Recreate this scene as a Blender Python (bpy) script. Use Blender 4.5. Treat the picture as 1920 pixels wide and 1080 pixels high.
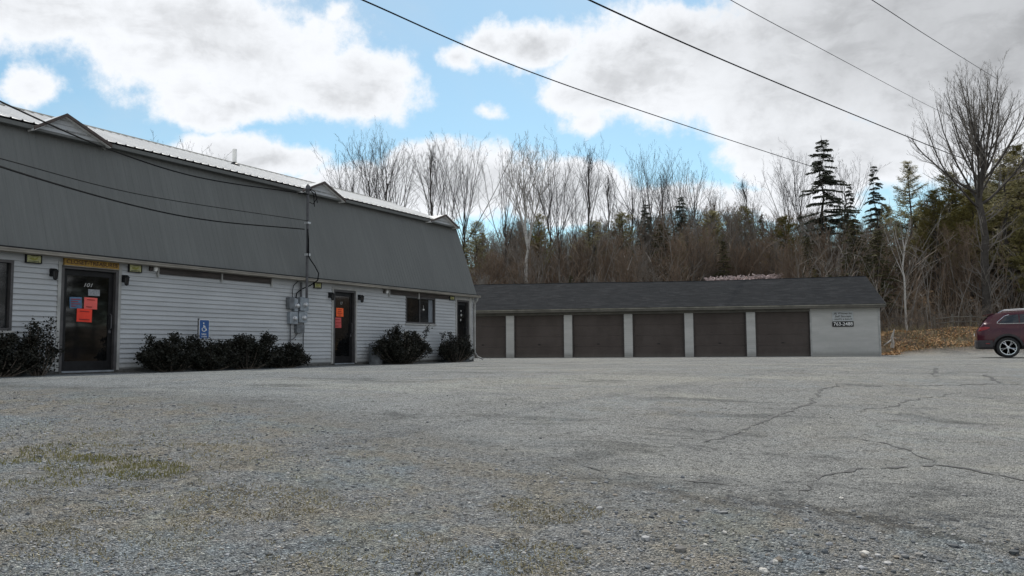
import bpy, bmesh, math, random
import numpy as np
from mathutils import Vector, Matrix, noise as mn

for o in list(bpy.data.objects): bpy.data.objects.remove(o)
SC = bpy.context.scene
COL = SC.collection
R = math.radians

# ------------------------------------------------------------------ camera
FPX = 1500.0                      # focal length in pixels of the 1920 wide photograph
EYE = 0.46                        # eye height over the paved terrace by the buildings
PITCH, ROLL = R(4.31), R(-0.4)
_c, _s = math.cos(PITCH), math.sin(PITCH)
FW = Vector((0, _c, _s)); UP0 = Vector((0, -_s, _c)); RT0 = Vector((1, 0, 0))
_cr, _sr = math.cos(ROLL), math.sin(ROLL)
RT = RT0 * _cr + UP0 * _sr
UP = UP0 * _cr - RT0 * _sr
CAM = Vector((0, 0, EYE))
cd = bpy.data.cameras.new('camera'); co = bpy.data.objects.new('camera', cd); COL.objects.link(co)
cd.sensor_width = 36; cd.lens = 36 * FPX / 1920; cd.clip_start = .1; cd.clip_end = 3000
m3 = Matrix((RT, UP, -FW)).transposed()
co.matrix_world = Matrix.Translation(CAM) @ m3.to_4x4()
SC.camera = co

def ray(x, y): return RT * ((x - 960) / FPX) + UP * ((540 - y) / FPX) + FW
def spot(x, y, Y):
    """world point at depth Y seen at photograph pixel x, y"""
    v = ray(x, y); return CAM + v * (Y / v.y)

# ------------------------------------------------------------------ node helper
class NT:
    def __init__(s, tree): s.t = tree; s.L = tree.links
    def n(s, typ, **kw):
        nd = s.t.nodes.new(typ)
        for k, v in kw.items():
            if k.startswith('i_'):
                key = k[2:]
                key = int(key) if key.isdigit() else key.replace('_', ' ')
                if isinstance(v, bpy.types.NodeSocket): s.L.new(v, nd.inputs[key])
                else: nd.inputs[key].default_value = v
            else: setattr(nd, k, v)
        return nd
    def math(s, op, a, b=0.0, c=None, clamp=False):
        nd = s.n('ShaderNodeMath', operation=op, use_clamp=clamp)
        for i, v in enumerate([a, b] + ([c] if c is not None else [])):
            if isinstance(v, bpy.types.NodeSocket): s.L.new(v, nd.inputs[i])
            else: nd.inputs[i].default_value = v
        return nd.outputs[0]
    def vmath(s, op, a, b=None):
        nd = s.n('ShaderNodeVectorMath', operation=op)
        for i, v in enumerate([a, b]):
            if v is None: continue
            if isinstance(v, bpy.types.NodeSocket): s.L.new(v, nd.inputs[i])
            else: nd.inputs[i].default_value = v
        return nd
    def mix(s, f, a, b, mode='MIX'):
        nd = s.n('ShaderNodeMix', data_type='RGBA', blend_type=mode)
        for k, v in ((0, f), (6, a), (7, b)):
            if isinstance(v, bpy.types.NodeSocket): s.L.new(v, nd.inputs[k])
            elif k == 0: nd.inputs[k].default_value = v
            else: nd.inputs[k].default_value = (*v, 1) if len(v) == 3 else v
        return nd.outputs[2]
    def noise(s, vec, scale, detail=4, rough=.55, dist=0.0, dim='3D'):
        nd = s.n('ShaderNodeTexNoise', noise_dimensions=dim, i_Scale=scale, i_Detail=detail, i_Roughness=rough, i_Distortion=dist)
        if vec is not None: s.L.new(vec, nd.inputs['Vector'])
        return nd.outputs['Fac']
    def sstep(s, v, a, b, lo=0.0, hi=1.0):
        nd = s.n('ShaderNodeMapRange', interpolation_type='SMOOTHSTEP')
        s.L.new(v, nd.inputs[0])
        for i, q in zip((1, 2, 3, 4), (a, b, lo, hi)): nd.inputs[i].default_value = q
        return nd.outputs[0]
    def scalevec(s, vec, sc):
        return s.vmath('MULTIPLY', vec, sc).outputs[0]

# ------------------------------------------------------------------ world: physical sky with broken cloud
SUN_EL = R(50); SUN_AZ = math.atan2(.06, .998)      # from +Y towards +X: behind the buildings
w = bpy.data.worlds.new('World'); SC.world = w; w.use_nodes = True
w.node_tree.nodes.clear(); W = NT(w.node_tree)
sky = W.n('ShaderNodeTexSky', sky_type='NISHITA', sun_disc=False, sun_elevation=SUN_EL, sun_rotation=SUN_AZ, altitude=200, air_density=1.0, dust_density=.6, ozone_density=1.2)
tc = W.n('ShaderNodeTexCoord'); gen = tc.outputs['Generated']
sp = W.n('ShaderNodeSeparateXYZ', i_0=gen)
az = W.math('ARCTAN2', sp.outputs[0], sp.outputs[1]); el = W.math('ARCSINE', sp.outputs[2])
wn = W.n('ShaderNodeTexNoise', i_Vector=gen, i_Scale=7.0, i_Detail=5.0, i_Roughness=.6)
wv = W.vmath('MULTIPLY', W.vmath('SUBTRACT', wn.outputs['Color'], (.5, .5, .5)).outputs[0], (.10, .07, 0)).outputs[0]
ae = W.vmath('ADD', W.n('ShaderNodeCombineXYZ', i_0=az, i_1=el).outputs[0], wv).outputs[0]
CL = [(60, 20, 330, 95), (360, 70, 330, 120), (640, 170, 190, 70), (420, 190, 180, 50), (90, 165, 60, 30), (855, 102, 46, 26), (905, 207, 17, 14), (618, 25, 22, 14),
      (480, 300, 170, 48), (640, 350, 150, 50), (870, 340, 160, 68), (1060, 360, 140, 50), (1250, 385, 170, 30), (1110, 232, 55, 24),
      (1000, 75, 130, 48), (1260, 120, 260, 110), (1560, 90, 330, 190), (1800, 120, 330, 260), (1600, 290, 250, 80), (1480, 295, 130, 34), (1450, 385, 220, 30), (1100, 180, 90, 50),
      (-300, 250, 260, 200), (2300, 300, 300, 300)]
best = None
for cx, cy, rx, ry in CL:
    v = ray(cx, cy).normalized(); a0 = math.atan2(v.x, v.y); e0 = math.asin(v.z)
    sx = 1 / (rx / FPX * (math.cos(a0) ** 1.6)); sy = 1 / (ry / FPX * math.cos(a0) )
    d = W.vmath('MULTIPLY', W.vmath('SUBTRACT', ae, (a0, e0, 0)).outputs[0], (sx, sy, 0)).outputs[0]
    L = W.vmath('LENGTH', d).outputs['Value']
    f = W.math('MULTIPLY', W.math('SUBTRACT', 1.0, L), min(1.0, ry / 60))
    best = f if best is None else W.math('MAXIMUM', best, f)
fb = W.noise(gen, 9.0, 9, .66); fb2 = W.noise(gen, 3.1, 4, .5)
front = W.math('ADD', best, W.math('MULTIPLY', W.math('SUBTRACT', fb, .5), 1.75))
rest = W.math('MULTIPLY', W.math('SUBTRACT', W.math('ADD', W.math('MULTIPLY', fb2, .8), W.math('MULTIPLY', fb, .4)), .56), 4.0)
isf = W.sstep(W.math('ABSOLUTE', az), .85, 1.0)
hi_el = W.sstep(el, .50, .62)
sel = W.math('MAXIMUM', isf, hi_el)
dens = W.math('ADD', W.math('MULTIPLY', front, W.math('SUBTRACT', 1.0, sel)), W.math('MULTIPLY', rest, sel))
mask = W.sstep(dens, -.17, .21)
thick = W.sstep(dens, .10, .70)
veil = W.math('MULTIPLY', W.sstep(W.noise(gen, 2.3, 6, .6, .6), .44, .76), .38)
bulge = W.math('ADD', W.math('MULTIPLY', W.sstep(W.noise(gen, 5.0, 6, .6), .36, .64), .75), W.math('MULTIPLY', W.sstep(W.noise(W.vmath('MULTIPLY', gen, (1, 1, 2.2)).outputs[0], 15.0, 7, .62, .3), .40, .62), .45))
gd = W.sstep(W.vmath('LENGTH', W.vmath('MULTIPLY', W.vmath('SUBTRACT', ae, (*[(lambda v: (math.atan2(v.x, v.y), math.asin(v.z)))(ray(1860, -10).normalized())][0], 0)).outputs[0], (1 / .34, 1 / .17, 0)).outputs[0]).outputs['Value'], .25, 1.2, 1, 0)
cb = W.math('SUBTRACT', 10.0, W.math('MULTIPLY', W.math('MULTIPLY', thick, bulge), 3.1))
cb = W.math('MULTIPLY', cb, W.math('SUBTRACT', 1.0, W.math('MULTIPLY', gd, .36)))
ccol = W.vmath('SCALE', W.n('ShaderNodeCombineXYZ', i_0=.965, i_1=.99, i_2=1.03).outputs[0]); W.L.new(cb, ccol.inputs['Scale'])
skyc = W.vmath('MULTIPLY', sky.outputs[0], (1.10, 1.33, 1.24)).outputs[0]
hz = W.mix(veil, skyc, (6.6, 7.3, 8.0))
full = W.mix(mask, hz, ccol.outputs[0])
bg = W.n('ShaderNodeBackground', i_Color=full, i_Strength=.1)
W.L.new(bg.outputs[0], W.n('ShaderNodeOutputWorld').inputs[0])

sd = bpy.data.lights.new('sun', 'SUN'); so = bpy.data.objects.new('sun', sd); COL.objects.link(so)
sd.energy = 3.9; sd.angle = R(1.2); sd.color = (1, .955, .88)
S = Vector((math.sin(SUN_AZ) * math.cos(SUN_EL), math.cos(SUN_AZ) * math.cos(SUN_EL), math.sin(SUN_EL)))
so.rotation_euler = S.to_track_quat('Z', 'Y').to_euler(); so.location = (10, 60, 60)
SC.view_settings.view_transform = 'Standard'; SC.view_settings.look = 'None'
SC.view_settings.exposure = 0.0; SC.view_settings.gamma = 1; SC.view_settings.use_curve_mapping = False

# ------------------------------------------------------------------ object helpers
def tag(o, label=None, cat=None, group=None, kind=None):
    if label: o['label'] = label
    if cat: o['category'] = cat
    if group: o['group'] = group
    if kind: o['kind'] = kind
    return o
def thing(name, label, cat, loc=(0, 0, 0), rz=0.0, group=None):
    o = bpy.data.objects.new(name, None); COL.objects.link(o); o.empty_display_size = .2
    o.location = loc; o.rotation_euler = (0, 0, rz)
    return tag(o, label, cat, group)
def linkmesh(name, me, mat, parent=None, smooth=False):
    o = bpy.data.objects.new(name, me); COL.objects.link(o)
    if mat is not None:
        me.materials.clear(); me.materials.append(mat)
    if smooth: me.shade_smooth()
    if parent is not None: o.parent = parent
    return o
def copy_tree(o, parent=None):
    c = o.copy(); COL.objects.link(c); c.parent = parent
    for ch in list(o.children): copy_tree(ch, c)
    return c

class MB:
    def __init__(s): s.v = []; s.f = []
    def add(s, vs, fs):
        b = len(s.v); s.v.extend([tuple(p) for p in vs]); s.f.extend([tuple(i + b for i in f) for f in fs]); return s
    def box(s, x0, x1, y0, y1, z0, z1):
        return s.add([(x0, y0, z0), (x1, y0, z0), (x1, y1, z0), (x0, y1, z0), (x0, y0, z1), (x1, y0, z1), (x1, y1, z1), (x0, y1, z1)],
                     [(0, 3, 2, 1), (4, 5, 6, 7), (0, 1, 5, 4), (1, 2, 6, 5), (2, 3, 7, 6), (3, 0, 4, 7)])
    def cbox(s, x0, x1, y0, y1, z0, z1, b=.01):
        """box with bevelled vertical (Y-facing) edges"""
        pts = [(x0 + b, z0), (x1 - b, z0), (x1, z0 + b), (x1, z1 - b), (x1 - b, z1), (x0 + b, z1), (x0, z1 - b), (x0, z0 + b)]
        return s.prism(pts, y0, y1)
    def quad(s, a, b, c, d): return s.add([a, b, c, d], [(0, 1, 2, 3)])
    def prism(s, pts, y0, y1):
        n = len(pts)
        return s.add([(p[0], y0, p[1]) for p in pts] + [(p[0], y1, p[1]) for p in pts],
                     [tuple(range(n)), tuple(range(2 * n - 1, n - 1, -1))] + [(i, n + i, n + (i + 1) % n, (i + 1) % n) for i in range(n)])
    def tube(s, pts, rad, sides=6, cap=True):
        pts = [Vector(p) for p in pts]; n = len(pts)
        rs = rad if isinstance(rad, (list, tuple)) else [rad] * n
        b = len(s.v)
        u = None
        for i, p in enumerate(pts):
            t = (pts[min(i + 1, n - 1)] - pts[max(i - 1, 0)])
            if t.length < 1e-9: t = Vector((0, 0, 1))
            t.normalize()
            if u is None: u = t.orthogonal().normalized()
            else:
                u = (u - t * u.dot(t))
                u = u.normalized() if u.length > 1e-6 else t.orthogonal().normalized()
            w_ = t.cross(u)
            for k in range(sides):
                a = 2 * math.pi * k / sides
                s.v.append(tuple(p + (u * math.cos(a) + w_ * math.sin(a)) * rs[i]))
        for i in range(n - 1):
            for k in range(sides):
                k2 = (k + 1) % sides
                s.f.append((b + i * sides + k, b + i * sides + k2, b + (i + 1) * sides + k2, b + (i + 1) * sides + k))
        if cap:
            s.f.append(tuple(b + k for k in range(sides))[::-1]); s.f.append(tuple(b + (n - 1) * sides + k for k in range(sides)))
        return s
    def lathe(s, prof, axis='Z', c=(0, 0, 0), sides=24):
        """prof: (radius, height) list"""
        b = len(s.v); n = len(prof)
        for r, h in prof:
            for k in range(sides):
                a = 2 * math.pi * k / sides; x, y = r * math.cos(a), r * math.sin(a)
                p = (x, y, h) if axis == 'Z' else (x, h, y)
                s.v.append((p[0] + c[0], p[1] + c[1], p[2] + c[2]))
        for i in range(n - 1):
            for k in range(sides):
                k2 = (k + 1) % sides
                s.f.append((b + i * sides + k, b + i * sides + k2, b + (i + 1) * sides + k2, b + (i + 1) * sides + k))
        s.f.append(tuple(b + k for k in range(sides))); s.f.append(tuple(b + (n - 1) * sides + k for k in range(sides)))
        return s
    def mesh(s, name='m'):
        me = bpy.data.meshes.new(name); me.from_pydata(s.v, [], s.f); me.update(); return me
    def build(s, name, mat, parent=None, smooth=False):
        return linkmesh(name, s.mesh(name), mat, parent, smooth)

def text_part(txt, size, mat, parent, loc, rot=(R(90), 0, 0), name='lettering', width=None, ext=.002, shear=0.0):
    cu = bpy.data.curves.new('txt', 'FONT'); cu.body = txt; cu.size = size; cu.extrude = ext; cu.align_x = 'CENTER'; cu.align_y = 'CENTER'; cu.shear = shear; cu.offset = size * .012
    to = bpy.data.objects.new('txt', cu); COL.objects.link(to)
    dg = bpy.context.evaluated_depsgraph_get()
    me = bpy.data.meshes.new_from_object(to.evaluated_get(dg)); bpy.data.objects.remove(to)
    if width:
        xs = [v.co.x for v in me.vertices]; wd = max(xs) - min(xs)
        for v in me.vertices: v.co.x *= width / wd
    o = linkmesh(name, me, mat, parent); o.location = loc; o.rotation_euler = rot
    return o

# ------------------------------------------------------------------ materials
def newmat(name):
    m = bpy.data.materials.new(name); m.use_nodes = True; m.node_tree.nodes.clear(); T = NT(m.node_tree)
    out = T.n('ShaderNodeOutputMaterial'); b = T.n('ShaderNodeBsdfPrincipled'); T.L.new(b.outputs[0], out.inputs[0])
    return m, T, b
def simple(name, col, rough=.7, var=.15, scale=6.0, metal=0.0, bump=0.0, bscale=40.0, spec=.5, stretch=(1, 1, 1), col2=None):
    m, T, b = newmat(name)
    tcn = T.n('ShaderNodeTexCoord').outputs['Object']
    vec = T.scalevec(tcn, stretch)
    n = T.noise(vec, scale, 6, .62)
    c2 = col2 or tuple(c * (1 - var * 1.6) for c in col); c1 = tuple(min(1, c * (1 + var)) for c in col)
    T.L.new(T.mix(T.sstep(n, .3, .7), c2, c1), b.inputs['Base Color'])
    b.inputs['Roughness'].default_value = rough; b.inputs['Metallic'].default_value = metal
    b.inputs['Specular IOR Level'].default_value = spec
    if bump:
        bn = T.n('ShaderNodeBump', i_Strength=bump, i_Distance=.02, i_Height=T.noise(vec, bscale, 4, .6)); T.L.new(bn.outputs[0], b.inputs['Normal'])
    return m

def siding_mat(name, base):
    m, T, b = newmat(name)
    oc = T.n('ShaderNodeTexCoord').outputs['Object']
    s_ = T.n('ShaderNodeSeparateXYZ', i_0=oc)
    n1 = T.noise(T.scalevec(oc, (.5, 1, 2.0)), 1.6, 5, .6)
    n2 = T.noise(T.scalevec(oc, (8, 1, 1.0)), 3.0, 5, .7)
    board = T.n('ShaderNodeTexWhiteNoise', noise_dimensions='1D', i_W=T.math('FLOOR', T.math('DIVIDE', s_.outputs[2], .105))).outputs[0]
    c = T.mix(T.sstep(n1, .3, .7), tuple(x * .84 for x in base), base)
    c = T.mix(T.math('MULTIPLY', T.sstep(n2, .5, .8), .35), c, tuple(x * .66 for x in base))
    c = T.mix(T.math('MULTIPLY', board, .14), c, tuple(x * .6 for x in base))
    # splash dirt, greenish, low on the wall, irregular edge
    low = T.math('ADD', T.sstep(s_.outputs[2], .05, .42, 1, 0), T.math('MULTIPLY', T.math('SUBTRACT', n2, .5), .6))
    c = T.mix(T.math('MULTIPLY', T.sstep(low, .3, 1.1), .55), c, (.16, .16, .14))
    T.L.new(c, b.inputs['Base Color']); b.inputs['Roughness'].default_value = .62
    bn = T.n('ShaderNodeBump', i_Strength=.25, i_Distance=.01, i_Height=T.noise(T.scalevec(oc, (.6, 1, 6)), 14, 3, .6)); T.L.new(bn.outputs[0], b.inputs['Normal'])
    return m
M = {}
M['siding'] = siding_mat('siding_paint', (.46, .475, .485))
M['gsiding'] = siding_mat('garage_siding_paint', (.48, .475, .45))
M['trim'] = simple('cream_trim', (.26, .24, .205), .6, .18, 3, stretch=(.6, 1, 3))
M['trimw'] = simple('corner_trim', (.36, .36, .345), .6, .15, 3)
M['olive'] = simple('garage_gutter_paint', (.085, .078, .062), .5, .2, 2)
M['gline'] = simple('garage_gutter_lip', (.20, .19, .155), .5, .25, 2)
M['found'] = simple('foundation', (.09, .09, .085), .9, .3, 8, bump=.4)
M['frame'] = simple('door_frame_grey', (.070, .066, .066), .55, .2, 4)
M['black'] = simple('black_metal', (.010, .010, .011), .5, .3, 8, spec=.25)
M['glass'] = simple('dark_glass', (.006, .0065, .007), .04, .3, 3, spec=.8)
M['glass2'] = simple('dim_glass', (.02, .022, .024), .06, .3, 3, spec=.7)
M['curtain'] = simple('grey_blind', (.16, .18, .20), .7, .2, 5, stretch=(6, 1, 1))
M['brown'] = simple('brown_board', (.055, .046, .042), .75, .3, 5, stretch=(.5, 1, 4))
M['rake'] = simple('brown_rake_trim', (.07, .05, .042), .6, .2, 5)
M['gdoor'] = simple('garage_door_paint', (.060, .051, .047), .85, .14, 1.2, stretch=(1, 1, 1.6), bump=.05, spec=.15)
M['yellow'] = simple('yellow_sign_face', (.30, .30, .07), .6, .2, 20)
M['gold'] = simple('gold_sign_face', (.34, .20, .03), .6, .25, 9)
M['ink'] = simple('sign_ink', (.02, .015, .01), .6, .1)
M['inkbrown'] = simple('sign_ink_brown', (.055, .022, .008), .6, .1)
M['white'] = simple('white_paint', (.72, .72, .70), .5, .08)
M['paper_red'] = simple('red_paper', (.78, .05, .022), .7, .08, 5)
M['paper_pink'] = simple('coral_paper', (.74, .12, .10), .7, .06, 5)
M['paper_orange'] = simple('orange_paper', (.85, .12, .02), .7, .08, 5)
M['paper_rose'] = simple('rose_paper', (.50, .08, .075), .7, .06, 5)
M['paper_blue'] = simple('blue_paper', (.08, .16, .27), .7, .15, 9)
M['paper_grey'] = simple('grey_paper', (.27, .28, .30), .7, .2, 30)
M['hblue'] = simple('blue_sign', (.02, .085, .26), .45, .1)
M['meter'] = simple('meter_grey', (.27, .30, .33), .45, .15, 9, metal=.3)
M['conduit'] = simple('dark_conduit', (.07, .07, .075), .5, .2)
M['cable'] = simple('cable_black', (.008, .008, .009), .85, .1, spec=.08)
M['galv'] = simple('galvanised', (.55, .56, .57), .4, .15, metal=.5)
M['bin'] = simple('grey_plastic', (.13, .14, .15), .6, .25, 7)
M['rubber'] = simple('tyre_rubber', (.016, .016, .017), .75, .2, 20)
M['alloy'] = simple('alloy_wheel', (.55, .56, .57), .25, .05, metal=.8)
M['hub'] = simple('dark_wheel_well', (.010, .010, .011), .6, .1)
M['carglass'] = simple('car_glass', (.008, .009, .010), .03, .1, spec=.9)
M['chrome'] = simple('chrome_trim', (.75, .75, .76), .12, .03, metal=1.0)
M['clad'] = simple('dark_cladding', (.028, .024, .026), .6, .2, 10)
M['tail'] = simple('tail_lamp', (.25, .01, .012), .12, .1)
def carpaint():
    m, T, b = newmat('dark_red_paint')
    oc = T.n('ShaderNodeTexCoord').outputs['Object']
    n = T.noise(oc, 2.2, 5, .6)
    T.L.new(T.mix(n, (.045, .003, .009), (.062, .0045, .012)), b.inputs['Base Color'])
    T.L.new(T.math('ADD', T.math('MULTIPLY', T.noise(oc, 9, 5, .6), .12), .2), b.inputs['Roughness'])
    b.inputs['Metallic'].default_value = .1; b.inputs['Specular IOR Level'].default_value = .3; b.inputs['Coat Weight'].default_value = .35; b.inputs['Coat Roughness'].default_value = .06
    return m
M['car'] = carpaint()

def ribmetal(name, col, rough, metal):
    m, T, b = newmat(name)
    oc = T.n('ShaderNodeTexCoord').outputs['Object']
    n = T.noise(T.scalevec(oc, (4.0, .25, .25)), 2.5, 6, .7); n2 = T.noise(oc, .6, 4, .6)
    c = T.mix(T.sstep(n, .3, .75), tuple(x * .92 for x in col), tuple(x * 1.08 for x in col))
    c = T.mix(T.math('MULTIPLY', T.sstep(n2, .4, .7), .3), c, tuple(x * .82 for x in col))
    st = T.noise(T.scalevec(oc, (2.2, .12, .12)), 1.4, 7, .75)
    c = T.mix(T.math('MULTIPLY', T.sstep(st, .5, .72), .32), c, tuple(x * 1.2 for x in col))
    lapf = T.math('FRACT', T.math('DIVIDE', T.n('ShaderNodeSeparateXYZ', i_0=oc).outputs[0], .912)); c = T.mix(T.math('MULTIPLY', T.sstep(lapf, .0, .02, 1, 0), .45), c, tuple(x * .6 for x in col))
    pan = T.n('ShaderNodeTexWhiteNoise', noise_dimensions='1D', i_W=T.math('FLOOR', T.math('DIVIDE', T.n('ShaderNodeSeparateXYZ', i_0=oc).outputs[0], .912))).outputs[0]; c = T.mix(T.math('MULTIPLY', pan, .16), c, tuple(x * .7 for x in col))
    T.L.new(c, b.inputs['Base Color']); b.inputs['Metallic'].default_value = metal
    T.L.new(T.math('ADD', T.math('MULTIPLY', n, .25), rough), b.inputs['Roughness'])
    return m
M['steep'] = ribmetal('charcoal_ribbed_metal', (.150, .155, .150), .75, .0)
M['steep'].node_tree.nodes['Principled BSDF'].inputs['Specular IOR Level'].default_value = .12
M['upper'] = ribmetal('pale_ribbed_metal', (.74, .73, .71), .30, .0)

def shingle():
    m, T, b = newmat('charcoal_shingles')
    oc = T.n('ShaderNodeTexCoord').outputs['Object']
    br = T.n('ShaderNodeTexBrick', i_Vector=T.scalevec(oc, (1, 1, 1)), i_Scale=1.0, offset=.37, squash=1.0)
    br.inputs['Brick Width'].default_value = .32; br.inputs['Row Height'].default_value = .145; br.inputs['Mortar Size'].default_value = .004
    br.inputs['Color1'].default_value = (.014, .016, .019, 1); br.inputs['Color2'].default_value = (.032, .034, .038, 1); br.inputs['Mortar'].default_value = (.008, .008, .009, 1)
    n = T.noise(T.scalevec(oc, (.8, 3, 3)), 1.6, 6, .65)
    c = T.mix(T.sstep(n, .35, .68), br.outputs[0], (.012, .0145, .018))
    n2 = T.noise(T.scalevec(oc, (1.2, 8, 8)), 1.4, 4, .7)
    c = T.mix(T.math('MULTIPLY', T.sstep(n2, .55, .75), .6), c, (.040, .042, .047))
    T.L.new(c, b.inputs['Base Color']); b.inputs['Roughness'].default_value = 1.0; b.inputs['Specular IOR Level'].default_value = .12
    bn = T.n('ShaderNodeBump', i_Strength=.5, i_Distance=.01, i_Height=T.noise(oc, 60, 3, .6)); T.L.new(bn.outputs[0], b.inputs['Normal'])
    return m
M['shingle'] = shingle()
def gdoor_mat():
    m, T, b = newmat('garage_door_paint_worn')
    oc = T.n('ShaderNodeTexCoord').outputs['Object']; z = T.n('ShaderNodeSeparateXYZ', i_0=oc).outputs[2]
    n = T.noise(T.scalevec(oc, (1, 1, .5)), 1.3, 6, .65); n2 = T.noise(T.scalevec(oc, (6, 1, .7)), 2.5, 6, .7)
    c = T.mix(T.sstep(n, .3, .7), (.068, .056, .050), (.092, .077, .069))
    c = T.mix(T.math('MULTIPLY', T.sstep(n2, .52, .72), .3), c, (.10, .088, .08))
    low = T.math('ADD', T.sstep(z, .0, .35, 1, 0), T.math('MULTIPLY', T.math('SUBTRACT', n2, .5), .8))
    c = T.mix(T.math('MULTIPLY', T.sstep(low, .3, 1.1), .5), c, (.13, .12, .105))
    T.L.new(c, b.inputs['Base Color']); b.inputs['Roughness'].default_value = .8; b.inputs['Specular IOR Level'].default_value = .2
    return m
M['gdoor'] = gdoor_mat()

def veg(name, c1, c2, rough=.7, sub=.0, scale=3.0, spec=.3):
    m, T, b = newmat(name)
    oc = T.n('ShaderNodeTexCoord').outputs['Object']
    oi = T.n('ShaderNodeObjectInfo').outputs['Random']
    n = T.noise(oc, scale, 4, .7)
    c = T.mix(T.sstep(n, .3, .7), c1, c2)
    c = T.mix(T.math('MULTIPLY', oi, .5), c, tuple((a + b_) * .33 for a, b_ in zip(c1, c2)))
    T.L.new(c, b.inputs['Base Color']); b.inputs['Roughness'].default_value = rough; b.inputs['Specular IOR Level'].default_value = spec
    if sub: b.inputs['Transmission Weight'].default_value = 0.0
    return m
M['bark'] = veg('grey_bark', (.045, .039, .034), (.095, .085, .075), .9, scale=5)
M['twig'] = veg('brown_twigs', (.115, .096, .080), (.215, .182, .150), .85)
M['barktwig'] = veg('dark_twigs', (.030, .026, .026), (.075, .064, .060), .9)
M['twigred'] = veg('red_brown_twigs', (.135, .098, .068), (.26, .188, .134), .85, scale=.8)
M['twiggrey'] = veg('grey_twigs', (.155, .14, .122), (.30, .27, .24), .85, scale=1.0)
def birchbark():
    m, T, b = newmat('white_birch_bark')
    oc = T.n('ShaderNodeTexCoord').outputs['Object']
    n = T.noise(T.scalevec(oc, (2, 2, 7)), 2.2, 5, .7)
    T.L.new(T.mix(T.sstep(n, .56, .66), (.40, .38, .35), (.06, .055, .05)), b.inputs['Base Color']); b.inputs['Roughness'].default_value = .7
    return m
M['birch'] = birchbark()
M['spruce'] = veg('spruce_needles', (.050, .058, .042), (.11, .12, .085), .8)
M['pine'] = veg('olive_pine_needles', (.12, .118, .040), (.28, .235, .080), .8, scale=.5)
M['hemlock'] = veg('dark_hemlock_needles', (.050, .050, .022), (.120, .105, .048), .85, scale=.7)
M['shrub'] = veg('dark_evergreen_leaves', (.008, .010, .007), (.026, .025, .018), .55, scale=6, spec=.22)
M['leaf'] = veg('dry_oak_leaves', (.30, .15, .065), (.56, .37, .18), .85, scale=4)
M['drygrass'] = veg('dry_grass_blades', (.20, .17, .095), (.34, .30, .18), .9, scale=1.5)
M['grass'] = veg('green_grass_blades', (.15, .15, .055), (.32, .29, .12), .85, scale=2)
M['rail'] = simple('weathered_rail', (.15, .14, .12), .9, .25, 6)
M['stonepale'] = simple('pale_quartz_stone', (.52, .50, .46), .8, .15, 30, bump=.3)
M['heap'] = simple('pale_brush', (.50, .40, .38), .9, .35, 4)

def stonemat():
    m, T, b = newmat('loose_gravel')
    geo = T.n('ShaderNodeNewGeometry').outputs['Random Per Island']
    cr = T.n('ShaderNodeValToRGB', i_0=geo); e = cr.color_ramp.elements
    e[0].color = (.05, .055, .06, 1); e[1].color = (.42, .41, .39, 1); e[1].position = 1
    for p, c in ((.3, (.11, .12, .13, 1)), (.55, (.19, .20, .21, 1)), (.72, (.20, .17, .13, 1)), (.9, (.27, .28, .30, 1))):
        k = cr.color_ramp.elements.new(p); k.color = c
    T.L.new(cr.outputs[0], b.inputs['Base Color']); b.inputs['Roughness'].default_value = .85
    return m
M['gravel'] = stonemat()

# ------------------------------------------------------------------ setting geometry: levels
A0 = Vector((-9.585, 14.879, 0)); AU = Vector((.48613, .87389, 0)); AN = Vector((-.87389, .48613, 0)); A_RZ = math.atan2(AU.y, AU.x)
G0 = Vector((-.138, 39.137, 0)); GU = Vector((.98140, -.19199, 0)); GN = Vector((.19199, .98140, 0)); G_RZ = math.atan2(GU.y, GU.x)
def sst(x, a, b):
    t = min(1, max(0, (x - a) / (b - a))); return t * t * (3 - 2 * t)
def ground_z(x, y):
    s = .9 * y - .45 * x
    p = min(1, max(0, (s - 1.5) / 13.5))
    z = -1.06 * (1 - p) ** 1.5
    if s < 1.5: z = -1.06 + (s - 1.5) * .004
    dx, dy = x - G0.x, y - G0.y
    w_ = dx * GN.x + dy * GN.y; g_ = dx * GU.x + dy * GU.y
    hill = 4.4 * sst(w_, 8.5, 19) + (7.0 + 3.5 * mn.noise(Vector((x * .045, y * .02, 2.)))) * sst(w_, 22, 66) + .01 * max(0, w_ - 30)
    right = sst(g_, 17.4, 19.5)
    bank = 1.25 * sst(w_, 3.2, 8.0) * right
    k = sst(x, 34, 60) * sst(y, -40, -10)                # rise to the right of the lot
    z += max(hill, bank) + k * 2.0 * (1 - sst(w_, 0, 20))
    rough = sst(w_, 5, 12) if g_ < 17.4 else max(sst(w_, 3.2, 6), sst(w_, 5, 12))
    if rough > 0: z += rough * .35 * mn.noise(Vector((x * .35, y * .35, 0)))
    z += .02 * mn.noise(Vector((x * .5, y * .5, 5.))) * (1 - sst(s, 12, 16))
    return z
def litter_mask(x, y):
    dx, dy = x - G0.x, y - G0.y
    w_ = dx * GN.x + dy * GN.y; g_ = dx * GU.x + dy * GU.y
    a = sst(w_, 5.5, 7.5)
    b = sst(w_ + .5 * mn.noise(Vector((x, y, 0))), 2.7, 3.5) * (1 if g_ > 17.2 else 0)
    c = sst(x, 33, 36)
    return max(a, b, c)
def on_ground(px, py):
    v = ray(px, py); lo, hi = 2.0, 200.0
    f = lambda k: (CAM + v * k).z - ground_z((CAM + v * k).x, (CAM + v * k).y)
    k = 1.5
    while k < 120 and f(k) > 0: k += .05
    p = CAM + v * k; return Vector((p.x, p.y, ground_z(p.x, p.y)))
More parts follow.
